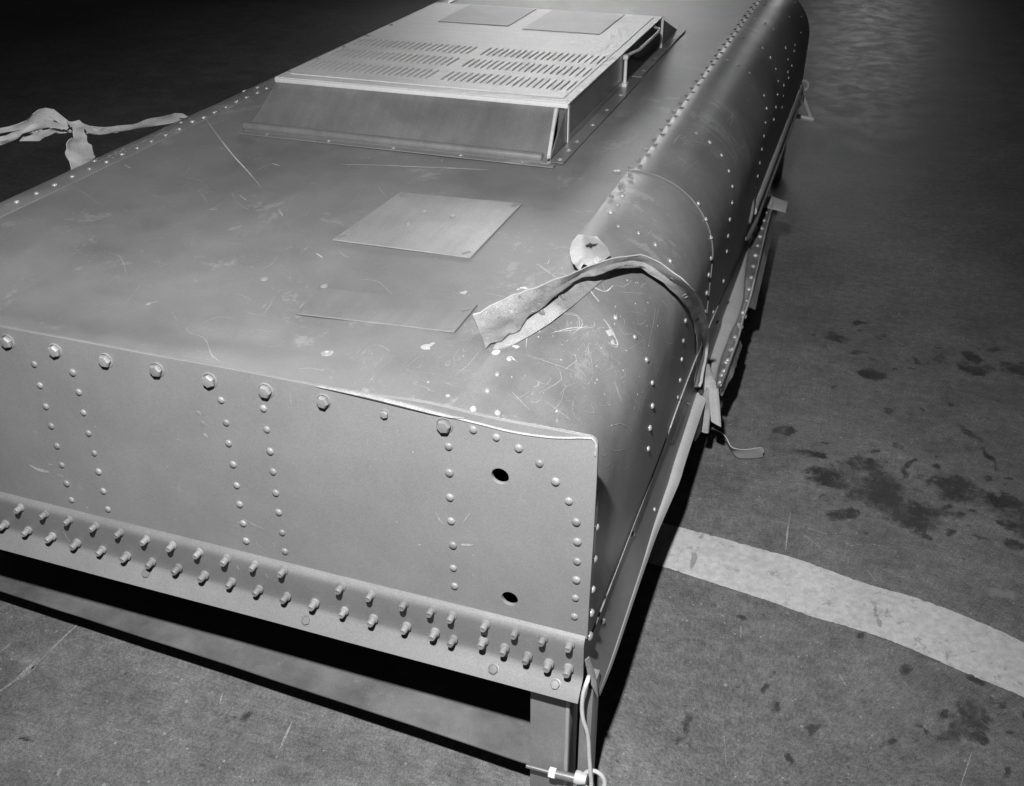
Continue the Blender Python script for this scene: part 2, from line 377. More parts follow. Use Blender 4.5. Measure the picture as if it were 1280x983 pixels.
PALE = [blob(*q) for q in (((1230, 735), (1275, 745), 12), ((1262, 750), (1290, 760), 12), ((1246, 428), (1262, 428), 4), ((20, 830), (52, 820), 8), ((80, 856), (92, 858), 5),
    ((1066, 823), (1074, 826), 4), ((968, 842), (974, 846), 4), ((10, 800), (30, 812), 5), ((1115, 735), (1120, 737), 3), ((900, 680), (905, 685), 3))]
def field(x, y, L, wrp=1.0):
    m = 0.0
    x, y = x + wrp*(0.020*nz(x*14, y*14, 1.3) + 0.010*nz(x*45, y*45, 2.7)), y + wrp*(0.020*nz(x*14, y*14, 7.9) + 0.010*nz(x*45, y*45, 5.1))
    for cx, cy, hl, hw, an, s in L:
        dx, dy = x-cx, y-cy
        if abs(dx) > 0.4 or abs(dy) > 0.4: continue
        u = (dx*math.cos(an)+dy*math.sin(an))/hl; v = (-dx*math.sin(an)+dy*math.cos(an))/hw
        d2 = u*u+v*v
        if d2 < 6: m = max(m, s*math.exp(-0.72*d2*d2*0.55))
    return m
xs = axis_coords([(-16, -2.2, 1.0), (-2.2, -0.22, 0.022), (-0.22, 0.75, 0.0075), (0.75, 2.0, 0.08), (2.0, 16, 1.0)])
ys = axis_coords([(-6, -0.6, 0.3), (-0.6, 1.7, 0.0075), (1.7, 2.6, 0.02), (2.6, 6, 0.2), (6, 30, 2.0)])
verts = [(x, y, 0.0) for y in ys for x in xs]; nx = len(xs)
faces = [(j*nx+i, j*nx+i+1, (j+1)*nx+i+1, (j+1)*nx+i) for j in range(len(ys)-1) for i in range(nx-1)]
me = bpy.data.meshes.new('floor'); me.from_pydata(verts, [], faces); me.update()
for nm, LL in (('stain', STAINS), ('pale', PALE)):
    a = me.attributes.new(nm, 'FLOAT', 'POINT')
    x0 = min(c[0]-c[2]*2.4 for c in LL); x1 = max(c[0]+c[2]*2.4 for c in LL)
    a.data.foreach_set('value', [field(v[0], v[1], LL) if (-1.9 < v[0] < 0.9 and -0.8 < v[1] < 2.6) else 0.0 for v in verts])
fl = link('floor', me, M['floor']); tag(fl, kind='structure')
FSC = [([(98, 780), (70, 806), (48, 828), (40, 836), (0, 864), (-30, 884)], 0.006), ([(48, 822), (40, 834), (20, 850)], 0.016), ([(0, 815), (12, 806)], 0.004), ([(365, 902), (358, 918), (350, 936)], 0.004), ([(278, 866), (275, 880)], 0.003), ([(880, 690), (982, 745)], 0.0),
       ([(988, 640), (985, 660), (982, 688)], 0.004), ([(1010, 660), (1022, 664), (1034, 668)], 0.004), ([(1080, 708), (1096, 728)], 0.003), ([(1000, 665), (1028, 686)], 0.002), ([(1048, 842), (1058, 858)], 0.003), ([(926, 782), (926, 798)], 0.003), ([(72, 970), (76, 960)], 0.006), ([(905, 915), (908, 960)], 0.002), ([(1195, 1000), (1215, 940)], 0.002)]
bm = bmesh.new()
for pts, wd in FSC:
    if wd <= 0: continue
    P_ = resample([onz(p, 0.0007) for p in pts], 14); V = []
    for i, p in enumerate(P_):
        t = (P_[min(i+1, 13)]-P_[max(i-1, 0)]).normalized(); sd = Vector((-t.y, t.x, 0))*wd*0.5*math.sin(math.pi*(i+0.5)/14)**0.6*(1+0.6*nz(i*0.7, wd*999))
        V.append((bm.verts.new(p+sd), bm.verts.new(p-sd)))
    for a_, b_ in zip(V, V[1:]): bm.faces.new((a_[0], a_[1], b_[1], b_[0]))
bmesh.ops.recalc_face_normals(bm, faces=bm.faces[:])
fs = obj('scratches', bm, M['scuff'], fl, 60); fs['kind'] = 'stuff'

# painted curved line on the floor
up = [(760, 636), (800, 646), (841, 657), (900, 672), (946, 685), (1000, 700), (1084, 730), (1150, 749), (1213, 773), (1279, 803), (1340, 842), (1420, 900)]
lo = [(745, 690), (790, 699), (826, 708), (870, 722), (916, 737), (965, 753), (1015, 771), (1070, 787), (1123, 805), (1213, 844), (1279, 872), (1360, 918)]
U = resample([onz(p, 0.004) for p in up], 260); Lw = resample([onz(p, 0.004) for p in lo], 260)
rows = []
for i, (a, b) in enumerate(zip(U, Lw)):
    d = (b-a).normalized()
    ja = 0.0016*nz(i*0.9, 3.1) + 0.001*nz(i*0.25, 7.7) + 0.003*max(0, nz(i*0.33, 1.2)-0.25)*4
    jb = 0.0016*nz(i*0.8, 9.1) + 0.001*nz(i*0.22, 17.7) + 0.003*max(0, nz(i*0.3, 21.2)-0.25)*4
    rows.append([(a+d*ja) + ((b-d*jb)-(a+d*ja))*(k/10) for k in range(11)])
bm = grid_bm(rows, 0, (0, 0, 1))
so = obj('floor_stripe', bm, M['stripe'], smooth=60); tag(so, kind='structure')
SST = [blob(*q) for q in (((873, 690), (858, 716), 5), ((866, 698), (872, 694), 8), ((1093, 758), (1099, 790), 4), ((1000, 742), (1008, 744), 5), ((1055, 764), (1070, 758), 3), ((880, 664), (874, 676), 4))]
at = so.data.attributes.new('stain', 'FLOAT', 'POINT')
at.data.foreach_set('value', [field(v.co.x, v.co.y, SST, 0.5) for v in so.data.vertices])

# ---------------------------------------------------------------- the riveted housing
ZT, XJ, XC, XS, XLS = 0.765, -0.445, -1.60, -0.262, -1.783
RS = XS - XJ; YE = 3.42; ZSEAM = 0.385; ZFL = 0.405
H = thing('riveted_housing', 'big riveted grey sheet metal housing with rounded shoulders and a louvred vent box on top', 'metal housing', (-1.02, 1.7, 0))
def child(o, par=None):
    par = par or H
    o.parent = par
    if o.type == 'MESH' or o.type == 'EMPTY':
        pass
    return o
# every child is built in world coordinates; the parent's inverse keeps it there
def keep(o):
    p = o.parent; off = Vector((0, 0, 0))
    while p is not None: off += p.location; p = p.parent
    o.matrix_parent_inverse = Matrix.Translation(-off) if False else Matrix.Identity(4)
    return o
def part(name, bm, mat, parent=None, smooth=40):
    """mesh built in world coordinates, given its own local origin, parented without moving"""
    parent = parent or H
    me = bpy.data.meshes.new(name); bm.normal_update(); bm.to_mesh(me); bm.free()
    return part_me(name, me, mat, parent, smooth)
def wloc(o):
    v = Vector((0, 0, 0))
    while o is not None: v += o.location; o = o.parent
    return v
def part_me(name, me, mat, parent, smooth=40):
    if len(me.vertices):
        c = Vector((0, 0, 0))
        lo_ = [min(v.co[k] for v in me.vertices) for k in range(3)]; hi_ = [max(v.co[k] for v in me.vertices) for k in range(3)]
        c = Vector([(a+b)/2 for a, b in zip(lo_, hi_)])
        me.transform(Matrix.Translation(-c))
    o = link(name, me, mat, parent, smooth)
    o.location = c - wloc(parent)
    return o
def place(mesh, name, parent, mats):
    base = wloc(parent); out = []
    for m in mats:
        o = bpy.data.objects.new(name, mesh); C.objects.link(o); o.parent = parent
        o.matrix_local = Matrix.Translation(-base) @ m; out.append(o)
    return out

# --- top panel with its soft dent
dA, dB = onz((-60, 375), ZT), onz((430, 458), ZT)
def top_z(x, y):
    z = ZT
    d = (dB-dA); t = ((x-dA.x)*d.x + (y-dA.y)*d.y)/d.length_squared
    n = Vector((-d.y, d.x)).normalized(); s = (x-dA.x)*n.x + (y-dA.y)*n.y
    k = sstep(-0.1, 0.1, t)*(1-sstep(0.75, 1.1, t))
    z -= 0.017*k*sstep(-0.045, 0.035, s+0.015*math.sin(t*5))*(1-sstep(0.08, 0.6, s))
    z += 0.0018*nz(x, y, 0, 2.6) + 0.0008*nz(x, y, 4, 7)
    e = min(sstep(0, 0.05, x-XC), sstep(0, 0.05, XJ-x))
    e2 = sstep(-0.02, 0.12, y)
    return ZT + (z-ZT)*e*e2
NX, NY = 70, 150
rows = [[Vector((XC+(XJ-XC)*i/NX, 0.003+(YE-0.003)*j/NY, 0)) for i in range(NX+1)] for j in range(NY+1)]
for r in rows:
    for p in r: p.z = top_z(p.x, p.y)
bm = grid_bm(rows, 0.003, (0, 0, 1)); SURF = {}
def bvh_of(bm): return BVHTree.FromBMesh(bm)
SURF['top'] = bvh_of(bm)
top = part('top_panel', bm, M['top'], smooth=50)

# --- rounded shoulders: right front (dented), right rear, left
def shoulder_rows(side, y0, y1, ny, grow=0.0, dent=0.0, zlow=ZSEAM):
    cx = XJ if side > 0 else XC
    rows = []
    for j in range(ny+1):
        y = y0+(y1-y0)*j/ny; r = []
        prof = [(-0.022, 0.0)]
        prof = [(0.0, 0.0), (0.012, 0.0)] if False else []
        pts = []
        pts.append((cx - side*0.018, ZT+0.0032+grow*0))
        for k in range(0, 25):
            a = math.pi/2*k/24; pts.append((cx+side*(RS)*math.sin(a), ZT-RS+RS*math.cos(a)))
        for k in range(1, 9): pts.append((cx+side*RS, ZT-RS-(ZT-RS-zlow)*k/8))
        for q, (x, z) in enumerate(pts):
            a = min(1.0, max(0, (q-1)/24.0)); nrm = Vector((side*math.sin(a*math.pi/2), 0, math.cos(a*math.pi/2)))
            off = 0.0032 + grow
            p = Vector((x, y, z)) + nrm*(off if q > 0 else 0.0)
            if dent > 0 and q > 1:
                w_ = sstep(1, 6, q)*(1-sstep(22, 32, q))
                near = 1-sstep(0.1, 1.0, y)
                dd = 0.012*near + 0.003*(nz(x*5, y*4, z*5, 1.0)) + 0.0015*nz(x*16, y*13, z*16)
                # big soft dent on the crown of the front shoulder
                c = Vector((-0.36, 0.30, 0.745)); dd += 0.014*math.exp(-((p-c).length/0.14)**2)
                c = Vector((-0.29, 0.55, 0.68)); dd += 0.010*math.exp(-((p-c).length/0.10)**2)
                p -= nrm*dd*w_*dent
            elif q > 1:
                p -= nrm*(0.0025*nz(x*3, y*1.7, z*3) + 0.001*nz(x*12, y*9, z*12))
            r.append(p)
        rows.append(r)
    return rows
bm = grid_bm(shoulder_rows(1, 0.006, 1.06, 70, 0.0, 1.0), 0.0025, (1, 0, 1)); SURF['shf'] = bvh_of(bm)
sh_front = part('shoulder_panel', bm, M['shoulder'], smooth=50)
sh_front['label'] = 'dented and scraped front shoulder panel'
bm = grid_bm(shoulder_rows(1, 1.035, YE, 90, 0.003, 0.0), 0.0025, (1, 0, 1)); SURF['shr'] = bvh_of(bm)
sh_rear = part('shoulder_panel', bm, M['rear_shoulder'], smooth=50)
bm = grid_bm(shoulder_rows(-1, 0.006, YE, 90, 0.0, 0.0), 0.0025, (-1, 0, 1)); SURF['shl'] = bvh_of(bm)
sh_left = part('shoulder_panel', bm, M['shoulder'], smooth=50)

# --- right skirt below the seam, flared and pulled out of line, with its lip coloured as if lit from above
inner = [(938, 300), (926, 334), (909.5, 379), (897, 420), (887, 452), (871, 492), (858, 532), (842, 581), (836, 602), (818, 655), (803, 705), (790, 745), (764, 824), (748, 868)]
outer = [(939, 302), (934, 340), (929, 377), (922, 401), (914, 422), (903, 452), (886, 492), (872, 532), (856, 581), (849, 604), (824, 662), (808, 706), (794, 747), (766.5, 829), (750, 870)]
Pin = resample([onz(p, 0.25) for p in inner], 60); Pout = resample([onz(p, 0.236) for p in outer], 60)
rows = []
for i in range(60):
    b = Pin[i]; a = Vector((XS+0.001, b.y, ZSEAM+0.012)); r = []
    if i > 54: a = Vector((XS+0.001, max(b.y-0.02, 0.004), ZSEAM+0.012-0.012*(i-54)/5))
    for k in range(9):
        t = k/8; p = a.lerp(b, t); p.x += -0.010*math.sin(t*math.pi)*sstep(0, 0.2, 1) + 0.003*nz(p.y*5, t*2, 3.3)*math.sin(t*math.pi)
        r.append(p)
    rows.append(r)
rows.reverse()
far = rows[-1]
for y in (2.3, 2.7, 3.1, YE):
    rows.append([Vector((p.x if k == 0 else XS-0.004, y, p.z)) for k, p in enumerate(far)])
bm = grid_bm(rows, 0.002, (1, 0, 0)); SURF['skirt'] = bvh_of(bm)
skirt = part('skirt_panel', bm, M['skirt'], smooth=50)
rows = [[Pin[i].lerp(Pout[i], k/4) + Vector((0, 0, 0.004*math.sin(k/4*math.pi))) for k in range(5)] for i in range(60)]
bm = grid_bm(rows, 0.002, (0, 0, 1)); lip = part('bent_lip', bm, M['lip'], skirt, smooth=50); lip['label'] = 'bent out bottom lip, toned pale as if lit'
# left skirt and rear bulkhead close the body
bm = grid_bm([[Vector((XLS, y, ZSEAM+0.01-0.12*k/3)) for k in range(4)] for y in (0.006, 1.2, 2.4, YE)], 0.002, (-1, 0, 0))
part('skirt_panel', bm, M['skirt'])
bm = bmesh.new()
prof = [(XS-0.004, 0.27), (XS-0.004, ZT-RS)] + [(XJ+(RS-0.004)*math.cos(a), ZT-RS+(RS-0.004)*math.sin(a)) for a in [math.pi/2*k/12 for k in range(1, 13)]]
prof += [(XC-(RS-0.004)*math.sin(a), ZT-RS+(RS-0.004)*math.cos(a)) for a in [math.pi/2*k/12 for k in range(0, 12)]] + [(XLS+0.004, 0.27)]
bm_prism(bm, [(x, YE-0.006, z) for x, z in prof], (0, 0.004, 0)); part('rear_bulkhead', bm, M['skirt'])
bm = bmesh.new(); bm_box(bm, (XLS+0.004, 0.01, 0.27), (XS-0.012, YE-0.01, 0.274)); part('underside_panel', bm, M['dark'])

def hit(px, py, keys=('top', 'shf', 'shr', 'shl', 'skirt')):
    d = ray(px, py); best = None
    for k in keys:
        loc, n, i, dist = SURF[k].ray_cast(CAM, d)
        if loc is not None and (best is None or dist < best[2]): best = (loc, n if n.dot(d) < 0 else -n, dist, d)
    return best

# --- front end plate: one sheet with two lightening holes, cut as a filled outline
def sheet_with_holes(outline, holes, thick, bevel=0.0006):
    cu = bpy.data.curves.new('tmp', 'CURVE'); cu.dimensions = '2D'; cu.fill_mode = 'BOTH'; cu.extrude = thick/2; cu.bevel_depth = bevel; cu.bevel_resolution = 1
    for pts in [outline] + holes:
        s = cu.splines.new('POLY'); s.points.add(len(pts)-1); s.use_cyclic_u = True
        for q, (x, y) in zip(s.points, pts): q.co = (x, y, 0, 1)
    o = bpy.data.objects.new('tmp', cu); C.objects.link(o)
    me = bpy.data.meshes.new_from_object(o.evaluated_get(bpy.context.evaluated_depsgraph_get()))
    bpy.data.objects.remove(o); bpy.data.curves.remove(cu); me.materials.clear(); return me
def circ(x, y, r, n=28): return [(x+r*math.cos(2*math.pi*k/n), y+r*math.sin(2*math.pi*k/n)) for k in range(n)]
edge_top = []
xl = XLS+0.0
for k in range(61):
    x = xl + (-0.262-xl)*k/60
    z = ZT+0.0035 + 0.0015*nz(x*6, 1.7)
    z += 0.006*math.exp(-((x+0.50)/0.07)**2)
    edge_top.append((x, z))
cr = [(-0.262+0.010*math.sin(a), ZT-0.008+0.011*math.cos(a)) for a in [math.pi/2*k/5 for k in range(0, 6)]]
rightedge = [(-0.2515, 0.70), (-0.252, 0.60), (-0.2535, 0.50), (-0.254, ZFL)]
h1, h2 = ony((626, 594), 0), ony((638, 747), 0)
outl = edge_top + cr + rightedge + [(xl, ZFL)]
me = sheet_with_holes(outl, [circ(h1.x, h1.z, 0.0135), circ(h2.x, h2.z, 0.0135)], 0.005)
me.transform(Matrix.Rotation(math.pi/2, 4, 'X'))
plate = part_me('end_plate', me, M['plate'], H, 30)
bm = bmesh.new(); bm_box(bm, (-0.2575, 0.0028, 0.400), (-0.2545, 0.030, 0.660), 0.0006); rivet_strip = part('added_rivet_strip', bm, M['plate'], plate)  # added strip that brings the edge rivets out of the plate's shade
# torn bright edge along the top of the plate
bm = bmesh.new()
ep = [ony(p, -0.004) for p in ((395, 483), (430, 489.5), (470, 498), (510, 508), (540, 516), (566, 522), (580, 523))]
bm_tube(bm, resample(ep, 24), 0.003, 6, [0.0007+0.003*math.sin(math.pi*min(1, i/23))**0.7 for i in range(24)])
rl = part('rolled_edge', bm, M['torn'], plate); rl['label'] = 'bright torn and rolled top edge'
bm = bmesh.new()
ep = [ony(p, -0.003) for p in ((566, 522), (600, 530), (640, 540), (690, 547), (730, 547.5), (742, 549), (745, 556), (744, 570))]
bm_tube(bm, resample(ep, 24), 0.0018, 6); part('rolled_edge', bm, M['faint'], plate)

# --- base flange: joggle, studded web and sloping ledge
prof = [(-0.0027, 0.4110), (-0.0040, 0.4095), (-0.0075, 0.4065), (-0.0105, 0.4030), (-0.0120, 0.3985), (-0.0122, 0.392), (-0.0108, 0.368), (-0.0092, 0.345), (-0.0080, 0.331), (-0.0086, 0.326), (-0.0115, 0.3215), (-0.0200, 0.3130), (-0.0300, 0.3025), (-0.0345, 0.2975)]
nxf = 70; rows = []
for i in range(nxf+1):
    x = -1.79 + (-0.256+1.79)*i/nxf
    rows.append([Vector((x, y + 0.0012*nz(x*3, z*9, 2.2), z + 0.0008*nz(x*4, 5.5))) for y, z in prof])
bm = grid_bm(rows, 0.0045, (0, -1, 0.2)); SURF['flange'] = bvh_of(bm)
flange = part('base_flange', bm, M['flange'], smooth=50)

# --- fasteners
def mesh_of(fn, name, mat, smooth=40):
    bm = bmesh.new(); fn(bm); me = bpy.data.meshes.new(name); bm.normal_update(); bm.to_mesh(me); bm.free(); me.materials.append(mat)
    for p in me.polygons: p.use_smooth = True
    me.set_sharp_from_angle(angle=math.radians(smooth)); return me
def dome(r, h): return lambda bm: bm_lathe(bm, [(r, -0.001), (r, h*0.25), (r*0.86, h*0.68), (r*0.5, h*0.94), (0, h)], 12)
RIV = mesh_of(dome(0.0062, 0.0042), 'rivet', M['rivet'], 60)
RIVS = mesh_of(dome(0.0060, 0.0048), 'bare_rivet', M['bare_rivet'], 60)
def hexb(bm):
    bm_lathe(bm, [(0.0125, -0.001), (0.0125, 0.0015), (0.0108, 0.002)], 18)
    bm_lathe(bm, [(0.0100, 0.0015), (0.0104, 0.0065), (0.0085, 0.0092), (0.004, 0.0098), (0, 0.0098)], 6)
HEXB = mesh_of(hexb, 'hex_bolt', M['rivet'], 25)
def stud(bm):
    bm_lathe(bm, [(0.0078, -0.001), (0.0078, 0.0035), (0.0056, 0.0045), (0.0056, 0.0145), (0.0046, 0.0162), (0.0024, 0.0158), (0, 0.0155)], 12)
STUD = mesh_of(stud, 'stud', M['rivet'], 35)
def screw(bm): bm_lathe(bm, [(0.0085, -0.001), (0.0085, 0.0010), (0.006, 0.0020), (0.0035, 0.0018), (0.003, 0.0008), (0, 0.0008)], 12)
SCREW = mesh_of(screw, 'screw', M['bare_rivet'], 40)
def c1(l): return [(x/2.89, 380+y/2.89) for x, y in l]
def c2(l): return [(380+x/2.89, 460+y/2.89) for x, y in l]
def c3(l): return [(560+x/3.243, 680+y/3.243) for x, y in l]
def c6(l): return [(x/3.0425, 660+y/3.0425) for x, y in l]
fr = c1([(125, 217), (146, 294), (167, 370), (186, 440), (207, 512), (224, 581), (242, 648), (259, 707), (264, 247), (286, 318), (303, 392), (321, 466), (341, 538), (357, 605), (374, 675), (391, 741),
         (800, 347), (818, 428), (827, 503), (843, 579), (856, 655), (867, 723), (879, 792), (890, 855), (953, 377), (965, 453), (977, 532), (987, 605), (997, 682), (1008, 752), (1020, 825), (1030, 893)])
fr += c2([(523, 283), (526, 378), (528, 467), (532, 552), (539, 640), (540, 722), (544, 787), (612, 222), (695, 250), (776, 289), (851, 344), (909, 410), (957, 480), (984, 556), (988, 627), (987, 698), (984, 765), (981, 830), (977, 897)])
FN = Vector((0, -1, 0))
place(RIV, 'rivet', plate, [frame(ony(p, -0.0027), FN, random.random()*6, random.uniform(0.92, 1.08)) for p in fr])
place(RIV, 'rivet', plate, [frame(ony(p, -0.0027), FN, 0, 0.8, 0.25) for p in c1([(717, 395), (733, 432), (742, 477)])])
hb = c1([(30, 134), (202, 167), (384, 202), (569, 236), (759, 274), (962, 312)]) + [(405, 501), (556, 531)]
place(HEXB, 'hex_bolt', plate, [frame(ony(p, -0.0027), FN, random.random()*6, random.uniform(0.96, 1.05)) for p in hb])
b = place(HEXB, 'hex_bolt', plate, [frame(ony((481, 517), -0.0027), FN, 0.4, 0.62)])[0]; b['label'] = 'small chewed bright bolt head'
st = c1([(67, 742), (156, 765), (243, 786), (337, 808), (428, 832), (522, 857), (617, 879), (714, 904), (812, 927), (914, 950), (1019, 970)]) + c2([(129, 798), (237, 827), (358, 858), (456, 882)]) + c3([(12, 300), (148, 335), (268, 365), (382, 393), (490, 417)])
st += c1([(10, 802), (93, 825), (180, 847), (269, 871), (361, 895), (450, 917)]) + c6([(569, 137), (670, 160), (770, 188), (873, 213), (977, 242), (1083, 270), (1190, 295)]) + c2([(140, 887), (245, 915), (365, 943), (468, 965)]) + c3([(15, 398), (138, 403), (224, 433), (317, 467), (404, 497), (483, 516)])
place(STUD, 'stud', flange, [frame(ony(p, -0.018) + Vector((0, 0.0075, 0)), FN + Vector((random.uniform(-.05, .05), 0, random.uniform(-.05, .05))), random.random()*6, random.uniform(0.94, 1.06)) for p in st])
lb = []
for p in [(617, 837), (694, 856), (183, 717), (383, 776)]:
    h = hit(p[0], p[1], ('flange',))
    if h: lb.append(frame(h[0], h[1], random.random(), 0.75, 0.5))
place(HEXB, 'hex_bolt', flange, lb)

def c4(l): return [(560+x/2.89, 240+y/2.89) for x, y in l]
def cb6(l): return [(840+x/3.277, y/3.277) for x, y in l]
def c7(l): return [(x/3.5556, 80+y/3.5556) for x, y in l]
sr = c4([(717, 607), (737, 690), (737, 773), (728, 853), (722, 928), (857, 465), (849, 538), (843, 605), (837, 680), (829, 742), (1017, 100), (1010, 160), (1006, 215), (1042, 255), (994, 322), (957, 434), (974, 472), (928, 432), (895, 600), (840, 753), (868, 765),
         (905, 43), (934, 100), (950, 167), (949, 240), (940, 300), (933, 365), (630, 15), (613, 47), (588, 75), (616, 125), (690, 150), (750, 192), (803, 250), (675, 525), (606, 455), (222, 605), (178, 660), (143, 720), (92, 785), (180, 800)])
sr += cb6([(273, 270), (318, 300), (293, 155), (225, 248), (343, 80), (380, 20), (383, 97), (416, 122), (371, 200), (403, 238), (425, 283), (377, 392), (387, 445), (383, 503), (376, 558), (367, 612), (358, 668), (350, 722), (465, 198), (475, 245), (480, 70), (505, 12), (530, 70), (528, 135), (503, 185),
           (435, 333), (432, 388), (425, 440), (416, 490), (477, 320), (474, 297), (455, 393), (450, 440), (457, 350), (490, 270), (500, 210), (100, 548), (155, 585), (203, 637), (233, 702), (247, 765), (246, 832), (236, 902), (228, 967), (140, 900), (158, 972)])
sr += c2([(700, 165), (805, 215), (1080, 915)]) + c3([(606, 530), (625, 315)]) + [(791, 668), (818, 637), (746, 843)]
place(RIVS, 'rivet', rivet_strip, [frame(onx(p, -0.2543), (1, -0.25, 0.05), 0, random.uniform(0.95, 1.15)) for p in c2([(1054, 575), (1048, 690), (1041, 800), (1036, 885), (1031, 967)]) + c3([(572, 375)])])
owner = {'top': top, 'shf': sh_front, 'shr': sh_rear, 'shl': sh_left, 'skirt': skirt}
def rivet_at(p, mesh=RIVS, keys=('top', 'shf', 'shr', 'shl', 'skirt'), s=1.0):
    best = None
    for k in keys:
        h = hit(p[0], p[1], (k,))
        if h and (best is None or h[2] < best[0][2]): best = (h, k)
    if best is None: return
    h, k = best
    place(mesh, 'rivet', owner[k], [frame(h[0]-h[1]*0.0004, h[1], random.random()*6, s*random.uniform(0.86, 1.08))])
for p in sr: rivet_at(p, s=0.9)
for p in c7([(73, 615), (162, 577), (242, 540), (320, 502), (398, 467), (350, 450), (420, 433), (473, 437), (542, 403), (610, 375), (672, 345), (735, 318), (742, 272), (797, 290), (805, 262), (855, 258), (905, 240), (952, 217), (1003, 193), (1050, 170), (1095, 150), (1143, 130), (1185, 110), (1083, 123), (1143, 107)]):
    rivet_at(p, s=0.95)
# close-set row down the long right-hand lap joint
jm = []
for i in range(62):
    y = 0.86 + i*0.0405
    jm.append(frame((XJ-0.004 + (0.006 if i % 2 else -0.006), y, ZT+0.0032+0.0028), (0, 0, 1), 0, random.uniform(0.8, 1.0)))
place(RIV, 'rivet', sh_rear, jm)
# second thin pale strap over the lap at the crease on the left
rows = [[Vector((XC+0.006+0.004*k, 0.006+(YE-0.01)*j/40, ZT+0.0030)) for k in range(2)] for j in range(41)]
bm = grid_bm(rows, 0.0026, (0, 0, 1)); part('lap_strip', bm, M['faint'])
# lap strip under the right joint rivets
rows = [[Vector((XJ-0.022+0.034*k/2, 1.05+(YE-1.05)*j/40, ZT+0.0056)) for k in range(3)] for j in range(41)]
bm = grid_bm(rows, 0.0022, (0, 0, 1)); part('lap_strip', bm, M['top'])
bm = bmesh.new(); V = []
for p in resample([Vector(q+(0,)) for q in ((738, 790), (775, 694), (819.5, 579), (855, 482), (888.7, 399), (935, 300))], 40):
    h = None
    for k_ in ('shf', 'skirt', 'shr'):
        h2_ = hit(p.x, p.y, (k_,))
        if h2_ and (h is None or h2_[2] < h[2]): h = h2_
    if h: V.append(h[0]+h[1]*0.0032)
if len(V) > 2: bm_tube(bm, V, 0.0016, 6); part('seam_edge', bm, M['faint'], skirt)
# camlock fasteners in the top skin
for p in [(409, 442), (771, 215), (330, 349), (405, 358)]:
    h = hit(*p, ('top', 'shf')); 
    if h: place(SCREW, 'screw', top, [frame(h[0], h[1], 0, 1.15 if p[0] in (409, 771) else 0.8)])

# --- flush plates let into the top
def flat_plate(name, pts, z, th, mat, parent=None, follow=False):
    bm = bmesh.new(); bm_prism(bm, [Vector((p[0], p[1], z + (top_z(p[0], p[1])-ZT if follow else 0))) for p in pts], (0, 0, th))
    es = [e for e in bm.edges]; bmesh.ops.bevel(bm, geom=es, offset=min(th*0.3, 0.001), segments=1, affect='EDGES')
    return part(name, bm, mat, parent, 30)
def px_plate(pp, dz): return [onz(p, ZT+dz) for p in pp]
ap = px_plate([(415, 297), (588, 322), (653, 255), (500, 240)], 0.003)
plate1 = flat_plate('access_plate', ap, ZT+0.0005, 0.0028, M['access'], follow=True); plate1['label'] = 'bright access plate with four bolts at its middle'
for p in [(510, 280), (530, 265), (551, 285), (566, 270.5)]:
    q = onz(p, ZT+0.0033); q.z += top_z(q.x, q.y)-ZT; place(SCREW, 'screw', plate1, [frame(q, (0, 0, 1), 0, 0.62, 1.0)])
def slot(bm): bm_box(bm, (-0.009, -0.0035, -0.0002), (0.009, 0.0035, 0.0009), 0.0003)
SLOT = mesh_of(slot, 'slot_fastener', M['flange'], 30)
for p in [(427, 294), (583, 316), (644, 257), (505, 244)]:
    q = onz(p, ZT+0.0033); q.z += top_z(q.x, q.y)-ZT; place(SLOT, 'slot_fastener', plate1, [frame(q, (0, 0, 1), 0.9, 1.0)])
ap = px_plate([(368, 383), (568, 417), (597, 382), (400, 353)], 0.002)
plate2 = flat_plate('access_plate', ap, ZT+0.0016, 0.0030, M['inset'], follow=True); plate2['label'] = 'thin matt access plate near the front edge'
for p in [(381, 380), (563, 410), (582, 387)]:
    q = onz(p, ZT+0.0046); q.z += top_z(q.x, q.y)-ZT; place(SLOT, 'slot_fastener', plate2, [frame(q, (0, 0, 1), 0.9, 0.8)])

# --- the vent box
VX0, VX1, VY0, VY1, VZ = -1.412, -0.644, 1.175, 2.21, 0.865
B0 = ZT+0.0015
bm = bmesh.new()
for x0, x1 in ((VX1-0.003, VX1), (VX0, VX0+0.003)):
    bm_box(bm, (x0, VY0, B0), (x1, VY1, VZ-0.001))
bm_box(bm, (VX0+0.003, VY0, B0), (VX1-0.003, VY0+0.003, VZ-0.001)); bm_box(bm, (VX0+0.003, VY1-0.003, B0), (VX1-0.003, VY1, VZ-0.001))
vent = part('vent_box', bm, M['alu_side'])
